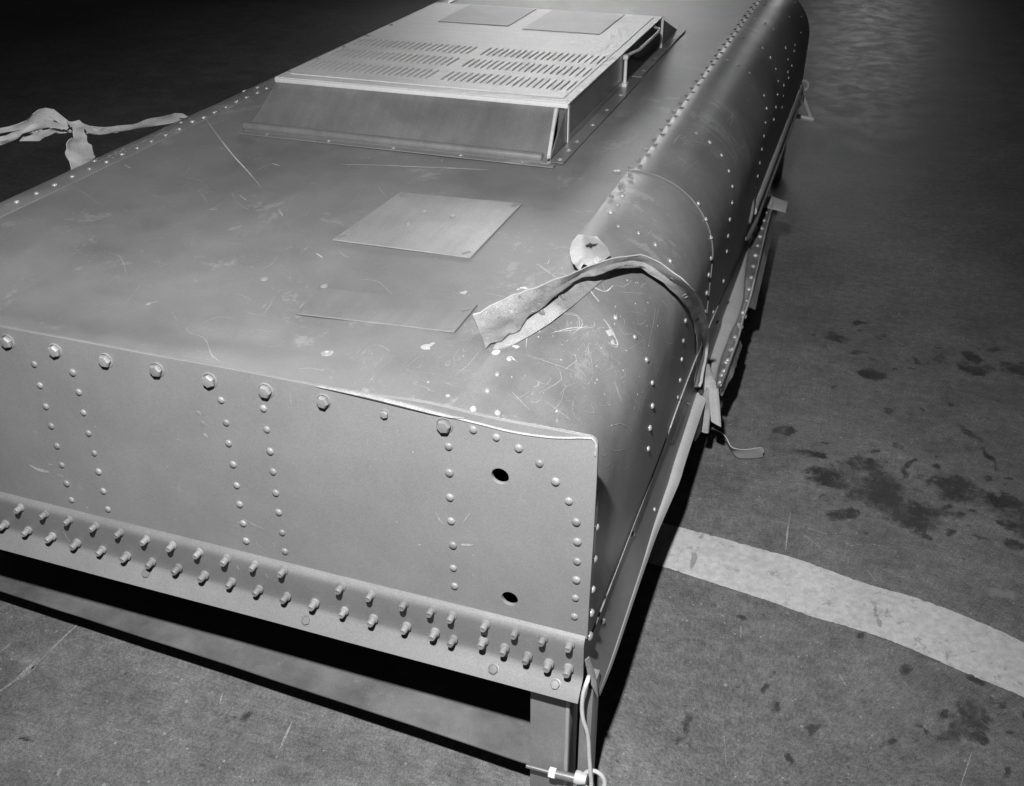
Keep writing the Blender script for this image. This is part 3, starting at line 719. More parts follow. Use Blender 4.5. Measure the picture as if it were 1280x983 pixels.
# top cover with slotted louvre openings
holes = []; louv = []
for yc in (1.315, 1.455, 1.592):
    for x0, x1, n in ((-1.003, -0.676, 20), (-1.392, -1.046, 21)):
        for k in range(n):
            x = x0+(x1-x0)*k/(n-1)
            holes.append([(x-0.0013, yc-0.045), (x+0.0021, yc-0.045), (x+0.0021, yc+0.045), (x-0.0013, yc+0.045)]); louv.append((x, yc))
me = sheet_with_holes([(VX0-0.004, VY0-0.006), (VX1+0.004, VY0-0.006), (VX1+0.004, VY1), (VX0-0.004, VY1)], holes, 0.0022, 0.0004)
me.transform(Matrix.Translation((0, 0, VZ)))
cover = part_me('top_cover', me, M['alu'], vent, 30)
def louvre(bm):
    # a hood pressed up along the left side of its slot, open towards the right
    n = 8; A = []; 
    for j in range(n+1):
        t = j/n; y = -0.048+0.096*t; h = 0.0022*min(1, math.sin(math.pi*t)*2.2)**0.8
        A.append([bm.verts.new((-0.0062, y, 0.0)), bm.verts.new((-0.0035, y, h*0.75)), bm.verts.new((-0.0005, y, h)), bm.verts.new((-0.0005, y, h-0.0008 if h > 0.0009 else 0.0))])
    for j in range(n):
        for k in range(3): bm.faces.new((A[j][k], A[j+1][k], A[j+1][k+1], A[j][k+1]))
    bmesh.ops.recalc_face_normals(bm, faces=bm.faces[:])
LOUV = mesh_of(louvre, 'louvre', M['alu'], 60)
place(LOUV, 'louvre', vent, [Matrix.Translation((x, y, VZ+0.0014)) for x, y in louv])
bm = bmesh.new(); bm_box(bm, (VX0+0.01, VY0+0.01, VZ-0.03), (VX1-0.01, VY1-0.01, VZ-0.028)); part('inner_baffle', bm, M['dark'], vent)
# front lip rolled along the top edge
bm = bmesh.new(); bm_box(bm, (VX0-0.004, VY0-0.012, VZ-0.011), (VX1+0.003, VY0-0.0065, VZ+0.0002), 0.002)
part('front_lip', bm, M['alu'], vent)
bm = bmesh.new(); bm_box(bm, (VX0+0.02, VY0+0.030, VZ+0.0016), (VX1-0.022, VY0+0.0325, VZ+0.0036)); part('cover_bead', bm, M['alu'], vent)
bm = bmesh.new(); bm_box(bm, (VX1-0.0215, VY0+0.030, VZ+0.0016), (VX1-0.019, VY1-0.03, VZ+0.0032)); part('cover_bead', bm, M['alu'], vent)
# sloping front panel with its rolled foot
def ln(a, b, n): return [Vector(a).lerp(Vector(b), i/n) for i in range(n+1)]
yf = 1.035
prof = [(VY0-0.010, VZ-0.008), (VY0-0.016, VZ-0.016), (yf+0.030, B0+0.022), (yf+0.016, B0+0.0125), (yf+0.006, B0+0.0075), (yf-0.004, B0+0.006), (yf-0.012, B0+0.0045), (yf-0.020, B0+0.0015)]
prof = prof[:2] + [(prof[1][0]+(prof[2][0]-prof[1][0])*k/8, prof[1][1]+(prof[2][1]-prof[1][1])*k/8) for k in range(1, 8)] + prof[2:]
rows = []
for i in range(41):
    r = []
    for y, z in prof:
        u = (z-B0)/(VZ-B0); xa = -1.432+0.022*u; xb = -0.647-0.018*u
        x = xa+(xb-xa)*i/40
        r.append(Vector((x, y + 0.002*nz(x*4, u*2, 8.0)*math.sin(max(0, min(1, u))*math.pi), z)))
    rows.append(r)
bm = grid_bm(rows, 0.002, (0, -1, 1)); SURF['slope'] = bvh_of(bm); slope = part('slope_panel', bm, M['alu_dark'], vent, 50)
bm = bmesh.new(); bm_tube(bm, [(-1.434, yf-0.002, B0+0.0115), (-1.05, yf-0.004, B0+0.0115), (-0.660, yf-0.003, B0+0.0115)], 0.0105, 14); part('foot_roll', bm, M['alu_dark'], vent, 60)
# edge flange of the slope, gusset, rear slope
bm = bmesh.new(); bm_tube(bm, [(-0.669, VY0-0.014, VZ-0.014), (-0.651, yf+0.02, B0+0.018), (-0.648, yf+0.006, B0+0.010)], 0.0045, 8); part('slope_edge', bm, M['alu'], vent)
for x0 in (VX1-0.004, VX0+0.001):
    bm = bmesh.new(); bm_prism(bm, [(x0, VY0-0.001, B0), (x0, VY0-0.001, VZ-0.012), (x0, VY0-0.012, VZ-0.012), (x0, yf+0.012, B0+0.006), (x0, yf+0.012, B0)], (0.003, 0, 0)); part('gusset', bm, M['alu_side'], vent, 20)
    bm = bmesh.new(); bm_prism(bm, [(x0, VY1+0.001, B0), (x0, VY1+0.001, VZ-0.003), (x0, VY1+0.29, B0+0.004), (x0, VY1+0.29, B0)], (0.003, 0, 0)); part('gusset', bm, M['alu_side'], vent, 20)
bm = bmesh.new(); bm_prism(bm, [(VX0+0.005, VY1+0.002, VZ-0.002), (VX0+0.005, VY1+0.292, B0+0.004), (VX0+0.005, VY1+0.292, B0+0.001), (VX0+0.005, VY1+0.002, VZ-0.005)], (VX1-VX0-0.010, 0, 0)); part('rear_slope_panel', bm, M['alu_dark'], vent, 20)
# base angles, corner post, side rod and handle
bm = bmesh.new(); bm_prism(bm, [(VX1+0.0005, yf-0.005, B0+0.002), (VX1+0.034, yf-0.005, B0+0.002), (VX1+0.034, 1.80, B0+0.002), (VX1+0.0005, 1.80, B0+0.002)], (0, 0, 0.0025)); bm_box(bm, (VX1+0.0005, VY0+0.01, B0+0.0047), (VX1+0.0025, 1.80, B0+0.02)); ang = part('base_angle', bm, M['alu_dark'], vent, 30)
bm = bmesh.new(); bm_prism(bm, [(VX1+0.0005, 1.83, B0+0.002), (VX1+0.030, 1.83, B0+0.002), (VX1+0.030, 2.50, B0+0.002), (VX1+0.0005, 2.50, B0+0.002)], (0, 0, 0.003)); part('base_angle', bm, M['top'], vent, 30)
bm = bmesh.new(); bm_prism(bm, [(-1.43, yf-0.036, B0+0.001), (-0.625, yf-0.036, B0+0.001), (-0.625, yf-0.012, B0+0.001), (-1.43, yf-0.012, B0+0.001)], (0, 0, 0.0022)); part('base_angle', bm, M['top'], vent, 30)
place(SCREW, 'screw', vent, [frame((VX1+0.02, y, B0+0.0045), (0, 0, 1), 0, 0.8) for y in (1.05, 1.12, 1.19, 1.33, 1.47, 1.62, 1.9, 2.06, 2.2, 2.36)] + [frame((x, yf-0.025, B0+0.003), (0, 0, 1), 0, 0.6) for x in (-1.36, -1.19, -1.02, -0.85, -0.70)] + [frame((-0.652, yf-0.01, B0+0.001), (0, 0, 1), 0, 1.5)])
place(RIV, 'rivet', vent, [frame((x, y, VZ+0.001), (0, 0, 1), 0, 0.9) for x, y in ((VX0+0.008, 1.22), (VX0+0.008, 1.37), (VX0+0.008, 1.52), (VX0+0.008, 1.67), (VX0+0.008, 1.83))])
bm = bmesh.new(); bm_box(bm, (VX1+0.0006, VY0-0.004, B0+0.005), (VX1+0.0026, VY0+0.010, VZ-0.004), 0.0006); part('corner_post', bm, M['alu'], vent)
bm = bmesh.new(); bm_box(bm, (VX1+0.001, VY1-0.006, B0+0.005), (VX1+0.009, VY1+0.004, VZ+0.004), 0.001); part('corner_post', bm, M['alu'], vent)
bm = bmesh.new(); bm_tube(bm, [(VX1+0.007, 1.715, B0+0.006), (VX1+0.007, 1.715, VZ-0.012)], 0.0048, 10); part('side_rod', bm, M['alu'], vent)
bm = bmesh.new(); bm_box(bm, (VX1+0.0006, 1.703, B0+0.004), (VX1+0.015, 1.729, B0+0.014), 0.002); bm_box(bm, (VX1+0.0006, 1.705, VZ-0.020), (VX1+0.014, 1.727, VZ-0.008), 0.002); part('rod_clip', bm, M['alu'], vent)
bm = bmesh.new(); bm_tube(bm, [(VX1+0.006, 1.72, VZ-0.014), (VX1+0.012, 1.75, VZ-0.012), (VX1+0.024, 1.80, VZ-0.012), (VX1+0.027, 1.95, VZ-0.011), (VX1+0.027, 2.05, VZ-0.011), (VX1+0.020, 2.085, VZ-0.010), (VX1+0.003, 2.10, VZ-0.010)], 0.0042, 8); part('handle', bm, M['alu'], vent)
bm = bmesh.new(); bm_prism(bm, [(VX1+0.0008, 1.735, B0+0.012), (VX1+0.0008, 2.195, B0+0.012), (VX1+0.0008, 2.195, VZ-0.008), (VX1+0.0008, 1.735, VZ-0.008)], (0.002, 0, 0)); part('side_door', bm, M['dark'], vent)
for (x0, x1, y0, y1, m) in ((-1.288, -1.055, 1.92, 2.195, 'hatch_dark'), (-1.001, -0.760, 1.895, 2.195, 'hatch')):
    p_ = flat_plate('access_panel', [(x0, y0), (x1, y0), (x1, y1), (x0, y1)], VZ+0.0016, 0.002, M[m], vent)

# --- hand rail and hinge bracket low on the right side, towards the rear
bm = bmesh.new(); rail0 = onx((940, 264), -0.258); rail1 = onx((1000, 110), -0.258)
bm_tube(bm, [rail0, rail0.lerp(rail1, 0.5), rail1], 0.015, 12)
rail = part('side_rail', bm, M['lip'])
bm = bmesh.new(); bm_tube(bm, [rail0+Vector((0.016, 0.0, -0.03)), rail1+Vector((0.016, 0, -0.03))], 0.006, 8)
bm_tube(bm, [rail0+Vector((0.016, 0.0, -0.03)), rail0+Vector((0.006, -0.10, -0.05)), rail0+Vector((0.0, -0.12, -0.04))], 0.006, 8); part('thin_rod', bm, M['alu_dark'], rail)
bm = bmesh.new(); e0 = onx((941, 258), -0.255); bm_tube(bm, [e0+Vector((-0.006, 0.05, 0.02)), e0+Vector((0.0, -0.02, 0.02)), e0+Vector((0.002, -0.04, -0.01)), e0+Vector((0.0, -0.06, -0.03))], 0.006, 8); part('rail_end', bm, M['alu_dark'], rail)
YB = 3.40
bm = bmesh.new()
bm_tube(bm, [ony((1001, 112), YB), ony((1014, 148), YB)], 0.008, 8); bm_tube(bm, [ony((985, 143), YB), ony((1017, 150), YB)], 0.011, 8)
bm_tube(bm, [ony((998, 108), YB), ony((985, 143), YB)], 0.008, 8)
brk = part('hinge_bracket', bm, M['alu'])
bm = bmesh.new(); rc = ony((1005, 107), YB); bm_tube(bm, [rc + Vector((0.018*math.cos(a), 0.004*math.sin(a), 0.018*math.sin(a))) for a in [2*math.pi*k/18 for k in range(19)]], 0.0055, 6); part('ring', bm, M['alu'], brk)

# --- legs and the bottom sheet between them
def leg_at(x0, y0):
    bm = bmesh.new(); bm_box(bm, (x0, y0, 0.0), (x0+0.064, y0+0.064, 0.300), 0.004); return part('leg', bm, M['leg'])
lg = leg_at(-0.3405, -0.012); leg_at(-1.76, -0.012); leg_at(-0.345, 3.30); leg_at(-1.76, 3.30)
bm = bmesh.new(); bm_tube(bm, [(-0.2775, -0.011, 0.0), (-0.2775, -0.011, 0.10), (-0.2775, -0.011, 0.299)], 0.0035, 8); part('weld_bead', bm, M['lip'], lg)
bm = bmesh.new(); bm_box(bm, (-0.2625, 0.006, 0.0), (-0.2420, 0.05, 0.29), 0.003); part('side_gusset', bm, M['leg'], lg)
zb = 0.09
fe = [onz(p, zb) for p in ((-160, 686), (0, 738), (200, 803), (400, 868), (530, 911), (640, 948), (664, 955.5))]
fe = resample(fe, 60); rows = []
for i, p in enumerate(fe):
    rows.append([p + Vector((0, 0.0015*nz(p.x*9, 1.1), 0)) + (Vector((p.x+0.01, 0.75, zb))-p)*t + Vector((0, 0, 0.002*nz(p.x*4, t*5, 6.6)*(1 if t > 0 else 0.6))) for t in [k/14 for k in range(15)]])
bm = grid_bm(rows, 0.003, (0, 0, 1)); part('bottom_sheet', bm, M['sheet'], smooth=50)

# --- front corner: bent tab and its bright fold
bm = bmesh.new()
q = [ony((731, 826), -0.006), ony((736, 822), 0.0), ony((744, 846), 0.004), ony((747, 872), 0.004), ony((737, 852), -0.006)]
bm_prism(bm, q, (0.0, 0.003, 0.0)); part('corner_tab', bm, M['torn'])
# ---------------------------------------------------------------- scratches and chipped paint
def ribbon(bm, pts, keys, wd, lift=0.0007, taper=True):
    H_ = [hit(p[0], p[1], keys) for p in pts]
    H_ = [h for h in H_ if h]
    if len(H_) < 2: return
    V = []
    for i, h in enumerate(H_):
        t = (H_[min(i+1, len(H_)-1)][0]-H_[max(i-1, 0)][0]);
        if t.length < 1e-6: return
        s = h[1].cross(t.normalized()).normalized()
        ww = wd*(math.sin(math.pi*(i+0.4)/(len(H_)-0.2))**0.5 if taper else 1)*random.uniform(0.6, 1.2)/2
        V.append((bm.verts.new(h[0]+h[1]*lift+s*ww), bm.verts.new(h[0]+h[1]*lift-s*ww)))
    for a, b in zip(V, V[1:]):
        if (a[0].co-b[0].co).length < 0.08: bm.faces.new((a[0], a[1], b[1], b[0]))
def pxpath(pts, n=14):
    return [(p.x, p.y) for p in resample([Vector((x, y, 0)) for x, y in pts], n)]
bmT, bmS, bmF = bmesh.new(), bmesh.new(), bmesh.new()
TOPK, SHK = ('top',), ('top', 'shf', 'shr', 'skirt')
ribbon(bmT, pxpath([(256, 147), (270, 167), (290, 193), (310, 215), (326, 234)]), TOPK, 0.0032)
ribbon(bmT, pxpath([(425, 206), (470, 207), (520, 209), (570, 211), (612, 213)], 20), TOPK, 0.005)
ribbon(bmT, pxpath([(234, 408), (236, 416), (256, 424), (265, 445), (280, 455)]), TOPK, 0.0015)
ribbon(bmT, pxpath([(440, 380), (500, 378), (545, 376)]), TOPK, 0.002)
for x, y in ((340, 205), (395, 317), (188, 380), (155, 206), (348, 262), (262, 262), (300, 245)):
    a = random.uniform(-0.5, 1.2); ribbon(bmT, pxpath([(x, y), (x+10*math.cos(a), y+10*math.sin(a))], 5), TOPK, 0.003)
for k in range(60):
    x = random.uniform(20, 660); y = random.uniform(170, 480)
    a = random.choice([0.1, 0.1, 0.2, -0.5, 0.9])+random.gauss(0, 0.15); L = random.uniform(8, 45)
    b = random.gauss(0, 0.2)
    ribbon(bmT, pxpath([(x, y), (x+L*0.5*math.cos(a), y+L*0.5*math.sin(a)), (x+L*math.cos(a+b), y+L*math.sin(a+b))], 7), TOPK, random.uniform(0.0004, 0.0008))
# gouges on the shoulder
for pts, wd in (([(690, 415), (715, 412), (735, 408)], 0.006), ([(730, 335), (735, 360), (748, 378)], 0.006), ([(735, 355), (755, 365), (768, 358)], 0.004), ([(752, 400), (765, 415), (770, 432), (760, 428)], 0.004),
                ([(700, 395), (722, 395), (724, 410), (712, 416)], 0.002), ([(735, 430), (737, 450), (739, 470)], 0.002), ([(790, 410), (803, 425), (806, 440)], 0.002), ([(820, 385), (818, 400), (810, 440)], 0.0015),
                ([(765, 475), (775, 495), (777, 505)], 0.003), ([(640, 490), (662, 512)], 0.002), ([(660, 445), (690, 455), (722, 467)], 0.0015), ([(680, 500), (700, 515), (713, 526)], 0.002),
                ([(665, 448), (700, 452)], 0.001), ([(670, 330), (690, 345), (700, 350)], 0.002), ([(842, 180), (850, 170), (862, 180)], 0.003), ([(900, 118), (915, 135), (925, 142)], 0.002), ([(893, 130), (905, 143)], 0.002),
                ([(864, 175), (885, 183), (900, 195)], 0.002), ([(845, 195), (860, 205)], 0.004), ([(912, 150), (916, 140), (912, 158)], 0.003), ([(815, 218), (850, 240), (865, 258), (878, 275), (884, 292)], 0.0025),
                ([(780, 500), (790, 520), (785, 560), (778, 600)], 0.001), ([(830, 480), (820, 540), (810, 590)], 0.001), ([(765, 560), (762, 600), (756, 640)], 0.0012), ([(760, 535), (775, 530), (790, 540)], 0.0015)):
    for rep in range(2):
        ribbon(bmS, pxpath([(x+random.gauss(0, 1.5), y+random.gauss(0, 1.5)) for x, y in pts], 12), SHK, wd*random.uniform(0.25, 0.6))
for k in range(150):
    if k < 90: x = random.gauss(735, 55); y = random.gauss(440, 70)
    elif k < 120: x = random.gauss(865, 30); y = random.gauss(180, 28)
    else: x = random.uniform(750, 860); y = random.uniform(300, 640)
    a = random.uniform(0, math.pi); L = abs(random.gauss(0, 14))+3; b = random.gauss(0, 0.6)
    ribbon(bmS, pxpath([(x, y), (x+L*0.5*math.cos(a), y+L*0.5*math.sin(a)), (x+L*math.cos(a+b), y+L*math.sin(a+b))], 6), SHK, random.uniform(0.0004, 0.0009))
# chipped crumbs of paint: little ragged flakes
def flake(bm, p, keys, r, lift=0.0009):
    h = hit(p[0], p[1], keys)
    if not h: return
    q = h[1].to_track_quat('Z', 'Y'); n = 9; c = bm.verts.new(h[0]+h[1]*(lift+r*0.12)); ring = []
    sx = random.uniform(0.6, 1.3)
    for k in range(n):
        a = 2*math.pi*k/n; rr = r*random.uniform(0.55, 1.15)
        ring.append(bm.verts.new(h[0]+h[1]*0.0002 + q @ Vector((rr*math.cos(a)*sx, rr*math.sin(a), 0))))
    for k in range(n): bm.faces.new((ring[k], ring[(k+1) % n], c))
for p, r in (((580, 366), 0.0075), ((533, 433), 0.010), ((540, 430), 0.006), ((620, 441), 0.009), ((645, 434), 0.006), ((640, 448), 0.005), ((762, 416), 0.008), ((766, 428), 0.005), ((186, 380), 0.006), ((535, 478), 0.003), ((560, 495), 0.004), ((600, 525), 0.004), ((480, 517), 0.009), ((487, 516), 0.006), ((655, 360), 0.007), ((648, 362), 0.005), ((409, 443), 0.004)):
    flake(bmT, p, SHK, r)
for k in range(60):
    flake(bmS, (random.gauss(740, 60), random.gauss(420, 60)), SHK, random.uniform(0.0007, 0.002))
for k in range(26):
    t = random.random(); flake(bmS, (100+140*t+random.gauss(0, 3), 208-56*t+random.gauss(0, 2.5)), ('shl', 'top'), random.uniform(0.002, 0.005))
for t in (0.02, 0.1, 0.2, 0.32, 0.42, 0.55, 0.7):
    x = 120+120*t*1.1; y = 204-52*t*1.1
    ribbon(bmS, pxpath([(x, y), (x+9, y-5), (x+18, y-6)], 6), ('shl', 'top'), 0.006)
s = part('scratches', bmT, M['scratch'], top, 60); s['kind'] = 'stuff'
s = part('scratches', bmS, M['scratch'], sh_front, 60); s['kind'] = 'stuff'
SURF['plate'] = BVHTree.FromPolygons([(-1.8, -0.0031, 0.40), (-0.25, -0.0031, 0.40), (-0.25, -0.0031, 0.77), (-1.8, -0.0031, 0.77)], [(0, 1, 2, 3)])
for pts, wd in (([(37, 581), (48, 587), (62, 590)], 0.010), ([(60, 580), (66, 581)], 0.003), ([(72, 593), (80, 596)], 0.003), ([(300, 646), (318, 656), (332, 662)], 0.0018), ([(343, 684), (345, 678), (352, 681)], 0.0015), ([(320, 679), (330, 686)], 0.0015),
                ([(545, 640), (550, 650), (556, 656)], 0.0018), ([(578, 655), (585, 645), (590, 640)], 0.0018), ([(576, 681), (592, 681)], 0.006), ([(459, 538), (459, 560)], 0.0012), ([(474, 547), (483, 552)], 0.0015), ([(362, 485), (365, 512)], 0.001), ([(388, 512), (394, 513)], 0.002)):
    ribbon(bmF, pxpath(pts, 9), ('plate',), wd*0.7)
for k in range(40):
    flake(bmF, (random.uniform(10, 700), random.uniform(480, 760)), ('plate',), random.uniform(0.0006, 0.0018), 0.0002)
s = part('scratches', bmF, M['faint'], plate, 60); s['kind'] = 'stuff'
bmF = bmesh.new()
for pts, wd in (([(79, 664), (88, 678)], 0.002), ([(332, 717), (336, 723)], 0.003), ([(296, 706), (299, 712)], 0.002), ([(180, 714), (183, 720)], 0.005)):
    ribbon(bmF, pxpath(pts, 6), ('flange',), wd)
s = part('scratches', bmF, M['faint'], flange, 60); s['kind'] = 'stuff'

# ---------------------------------------------------------------- the torn strip lying over the shoulder
def lifted(p, h_, keys=('top', 'shf', 'shr', 'skirt')):
    h = hit(p[0], p[1], keys)
    if h is None: return onx(p, XS+0.01)
    c = max(0.25, -h[1].dot(h[3])); return h[0] - h[3]*(h_/c)
TS = thing('torn_strip', 'bent torn metal angle strip with rivet holes draped over the front shoulder', 'metal strip', lifted((735, 345), 0.0))
upp = [(591, 394), (620, 381), (646.5, 368), (705, 347), (733, 335), (752, 328), (771, 323), (786, 321.5), (809, 321), (837, 338), (861, 357), (875, 378), (883.5, 409), (884, 434), (879, 465), (874, 484)]
low = [(607, 434), (636, 421), (664, 394), (697, 368), (726, 347), (748, 343), (768, 335), (785, 331), (800, 335), (822, 350), (842, 366), (857, 382), (868, 405), (872, 438), (869, 465), (868, 484)]
mid = [((a_[0]+b_[0])/2, (a_[1]+b_[1])/2) for a_, b_ in zip(upp, low)]
hu = [0.012, 0.018, 0.022, 0.026, 0.030, 0.036, 0.042, 0.046, 0.050, 0.050, 0.050, 0.048, 0.046, 0.042, 0.036, 0.03]
hm = [0.004, 0.003, 0.003, 0.004, 0.010, 0.020, 0.030, 0.034, 0.030, 0.026, 0.024, 0.022, 0.022, 0.020, 0.018, 0.016]
hl = [0.005, 0.006, 0.009, 0.014, 0.020, 0.028, 0.034, 0.034, 0.022, 0.016, 0.014, 0.012, 0.010, 0.010, 0.010, 0.010]
hm = [(a_+b_)/2-0.006 for a_, b_ in zip(hu, hl)]
N = 70
A = resample([lifted(p, h) for p, h in zip(upp, hu)], N); B = resample([lifted(p, h) for p, h in zip(mid, hm)], N); D = resample([lifted(p, h) for p, h in zip(low, hl)], N)
rows = []
for i in range(N):
    wob = 0.006*nz(i*0.4, 2.0); r = []
    A[i] = A[i]+(A[i]-D[i])*0.10*nz(i*0.55, 31.0)+(A[i]-D[i])*0.05*nz(i*1.7, 3.0); D[i] = D[i]+(D[i]-A[i])*(0.16*nz(i*0.5, 41.0)+0.08*nz(i*1.5, 51.0))
    for k in range(5): r.append(A[i].lerp(B[i], k/4) + Vector((0, 0, wob*math.sin(k/4*3.14))))
    for k in range(1, 5): r.append(B[i].lerp(D[i], k/4) + Vector((0, 0, 0.004*nz(i*0.55, 5.0, k*0.3))))
    rows.append(r)
bm = grid_bm(rows, 0.0018, (0, -0.3, 1)); SURF['ts'] = bvh_of(bm); tsm = part('angle_strip', bm, M['torn'], TS, 45)
fu = [(622, 424), (636, 414), (665, 396), (700, 371), (728, 350), (752, 331)]; fl_ = [(616, 437), (640, 431), (672, 414), (714, 384), (742, 360), (762, 343)]
FU = resample([lifted(p, 0.004) for p in fu], 24); FL = resample([lifted(p, 0.003) for p in fl_], 24)
bm = grid_bm([[FU[i].lerp(FL[i], k/5)+Vector((0, 0, 0.0015*nz(i*0.4, k*0.4, 6.0))) for k in range(6)] for i in range(24)], 0.0018, (0, -0.3, 1)); SURF['tf'] = bvh_of(bm); part('lower_flange', bm, M['torn'], TS, 40)
bm = bmesh.new(); bm_tube(bm, [A[i]+Vector((0.0008*nz(i*0.8, 3.0), 0, 0.001+0.0016*nz(i*0.6, 1.0))) for i in range(N)], 0.0024, 7, [0.0012 if i < 34 else 0.0012+0.0024*min(1, (i-34)/6)*(1+0.4*nz(i*0.5, 8.0)) for i in range(N)]); part('rolled_edge', bm, M['lip'], TS)
def washer(bm): bm_lathe(bm, [(0.0085, -0.0005), (0.0085, 0.0014), (0.0045, 0.0014), (0.0040, 0.0002), (0, 0.0002)], 16)
WASH = mesh_of(washer, 'rivet_hole', M['torn_dark'], 30)
for p, s_ in (((675, 390), 1.0), ((702, 371), 0.9), ((857, 370), 1.0), ((871, 400), 0.95), ((877, 428), 0.9), ((876, 452), 0.8), ((840, 349), 0.7), ((650, 372), 0.4), ((683, 360), 0.4), ((709, 352), 0.4), ((624, 398), 0.4)):
    h = hit(p[0], p[1], ('ts', 'tf'))
    if h: place(WASH, 'rivet_hole', TS, [frame(h[0], h[1], 0, s_)])
# curled tab standing up where the strip leaves the top
tl = c4([(478, 262), (452, 236), (440, 198), (446, 162), (470, 131)]); tr = c4([(512, 248), (562, 228), (588, 207), (578, 180), (540, 140)])
dl = [0.022, 0.034, 0.044, 0.048, 0.044]; dr = [0.026, 0.030, 0.028, 0.024, 0.034]
def polyl(pts, n):
    out = []; m_ = len(pts)-1
    for i in range(n):
        u = m_*i/(n-1); k = min(m_-1, int(u)); out.append(pts[k].lerp(pts[k+1], u-k))
    return out
TL = polyl([lifted(p, h) for p, h in zip(tl, dl)], 25); TR = polyl([lifted(p, h) for p, h in zip(tr, dr)], 25)
rows = []
for i in range(25):
    rows.append([TL[i].lerp(TR[i], k/12) + Vector((0.0015*nz(i*0.3, k*0.4, 9.0), 0, (0.011*(1-abs(k/12-0.3)/0.7 if k > 3 else k/3.6) if i < 19 else 0.011*(1-(i-18)/6)*(1-abs(k/12-0.3)/0.7 if k > 3 else k/3.6)) - 0.012 + 0.001*nz(i*0.35, k*0.35, 4.0))) for k in range(13)])
bm = grid_bm(rows, 0.002, (0, -0.3, 1)); SURF['tab'] = bvh_of(bm); tabo = part('curled_tab', bm, M['lip'], TS, 30)
bm = bmesh.new(); V = []
for p in c4([(494, 194), (505, 191), (512, 185), (519, 191), (531, 190), (540, 187), (532, 197), (522, 199), (515, 207), (508, 200), (499, 203)]):
    h = hit(p[0], p[1], ('tab',)); V.append(bm.verts.new(h[0]+h[1]*0.0012))
bm.faces.new(V); th = part('torn_hole', bm, M['dark'], tabo, 40); th['label'] = 'ragged dark tear'
bm = bmesh.new()
q = [lifted(p, h) for p, h in (((712, 312), 0.004), ((722, 300), 0.004), ((752, 326), 0.030), ((738, 336), 0.024))]
bm_prism(bm, q, (0, 0, 0.002)); part('strip_stub', bm, M['torn'], TS)
# crumpled end hanging at the shoulder edge
def strip_px(up_, lo_, depth_u, depth_l, n=24, bend=0.0):
    U_ = resample([d(p) for p, d in zip(up_, depth_u)], n); L_ = resample([d(p) for p, d in zip(lo_, depth_l)], n)
    return [[U_[i].lerp(L_[i], k/5) + Vector((bend*math.sin(k/5*math.pi), -bend*math.sin(k/5*math.pi), 0)) for k in range(6)] for i in range(n)]
def X_(x): return lambda p: onx(p, x)
def Yp(y): return lambda p: ony(p, y)
tassels = [([(873.5, 487), (871, 515), (869, 535), (867, 551)], [(881, 485), (880, 515), (876, 540), (868, 550)], 1.005, 'torn'),
           ([(880, 484), (880, 510), (879, 527), (877, 540)], [(889, 484), (889, 510), (887, 530), (886, 541)], 1.0, 'torn'),
           ([(886, 484), (887, 505), (889, 527)], [(898, 486), (900, 510), (901.5, 534)], 0.99, 'lip'),
           ([(884, 455), (880, 470), (879, 487)], [(886, 455), (893, 472), (896, 487)], 1.0, 'torn')]
for u_, l_, y_, m_ in tassels:
    bm = grid_bm(strip_px(u_, l_, [Yp(y_)]*len(u_), [Yp(y_+0.004)]*len(l_), 16, 0.004), 0.0015, (0, -1, 0.5)); part('frayed_end', bm, M[m_], TS, 40)

# ---------------------------------------------------------------- torn riveted channel hanging off the side
def cA(l): return [(820+x/4.915, 220+y/4.915) for x, y in l]
def cB(l): return [(800+x/4.47, 380+y/4.47) for x, y in l]
TC = thing('torn_channel', 'torn channel strip studded with bright rivets hanging loose along the right side', 'metal channel', onz((940, 387), 0.20))
le = cA([(652, 128), (625, 235), (600, 340), (570, 455), (548, 640), (538, 770)]) + cB([(545, 90), (510, 165), (462, 290), (436, 380), (424, 458)])
ri = cA([(716, 165), (690, 262), (668, 350), (645, 450), (598, 650), (570, 765)]) + cB([(570, 90), (548, 180), (505, 300), (470, 400), (445, 462)])
zl = [0.275, 0.275, 0.275, 0.27, 0.26, 0.25, 0.245, 0.24, 0.24, 0.245, 0.25]
zr = [0.285, 0.285, 0.285, 0.28, 0.27, 0.26, 0.255, 0.25, 0.25, 0.25, 0.255]
Le = resample([onz(p, z) for p, z in zip(le, zl)], 60); Ri = resample([onz(p, z) for p, z in zip(ri, zr)], 60)
rows = []
for i in range(60):
    w_ = 0.003*nz(i*0.4, 3.0) + 0.002*nz(i*1.1, 8.0)
    rows.append([Le[i].lerp(Ri[i], k/6) + Vector((0, 0, -0.007*math.sin(k/6*math.pi)+w_)) for k in range(7)])
bm = grid_bm(rows, 0.002, (0, 0, 1)); SURF['tc'] = bvh_of(bm); part('rivet_web', bm, M['torn_dark'], TC, 45)
# raised edge bead
bm = bmesh.new(); bm_tube(bm, [p+Vector((0.002, 0, 0.004)) for p in Ri], 0.0032, 6); part('edge_bead', bm, M['torn'], TC)
bm = bmesh.new(); bm_tube(bm, [p+Vector((-0.001, 0, 0.003)) for p in Le[20:]], 0.0022, 6); part('edge_bead', bm, M['torn_dark'], TC)
for i in range(17):
    t = 2+i*3.35; k = int(t); u = t-k
    a = Le[k].lerp(Le[min(k+1, 59)], u).lerp(Ri[k].lerp(Ri[min(k+1, 59)], u), 0.66)
    place(RIVS, 'rivet', TC, [frame(a+Vector((0, 0, -0.003+0.003*nz(k*0.4, 3.0))), (0.1, -0.2, 1), 0, random.uniform(1.0, 1.35))])
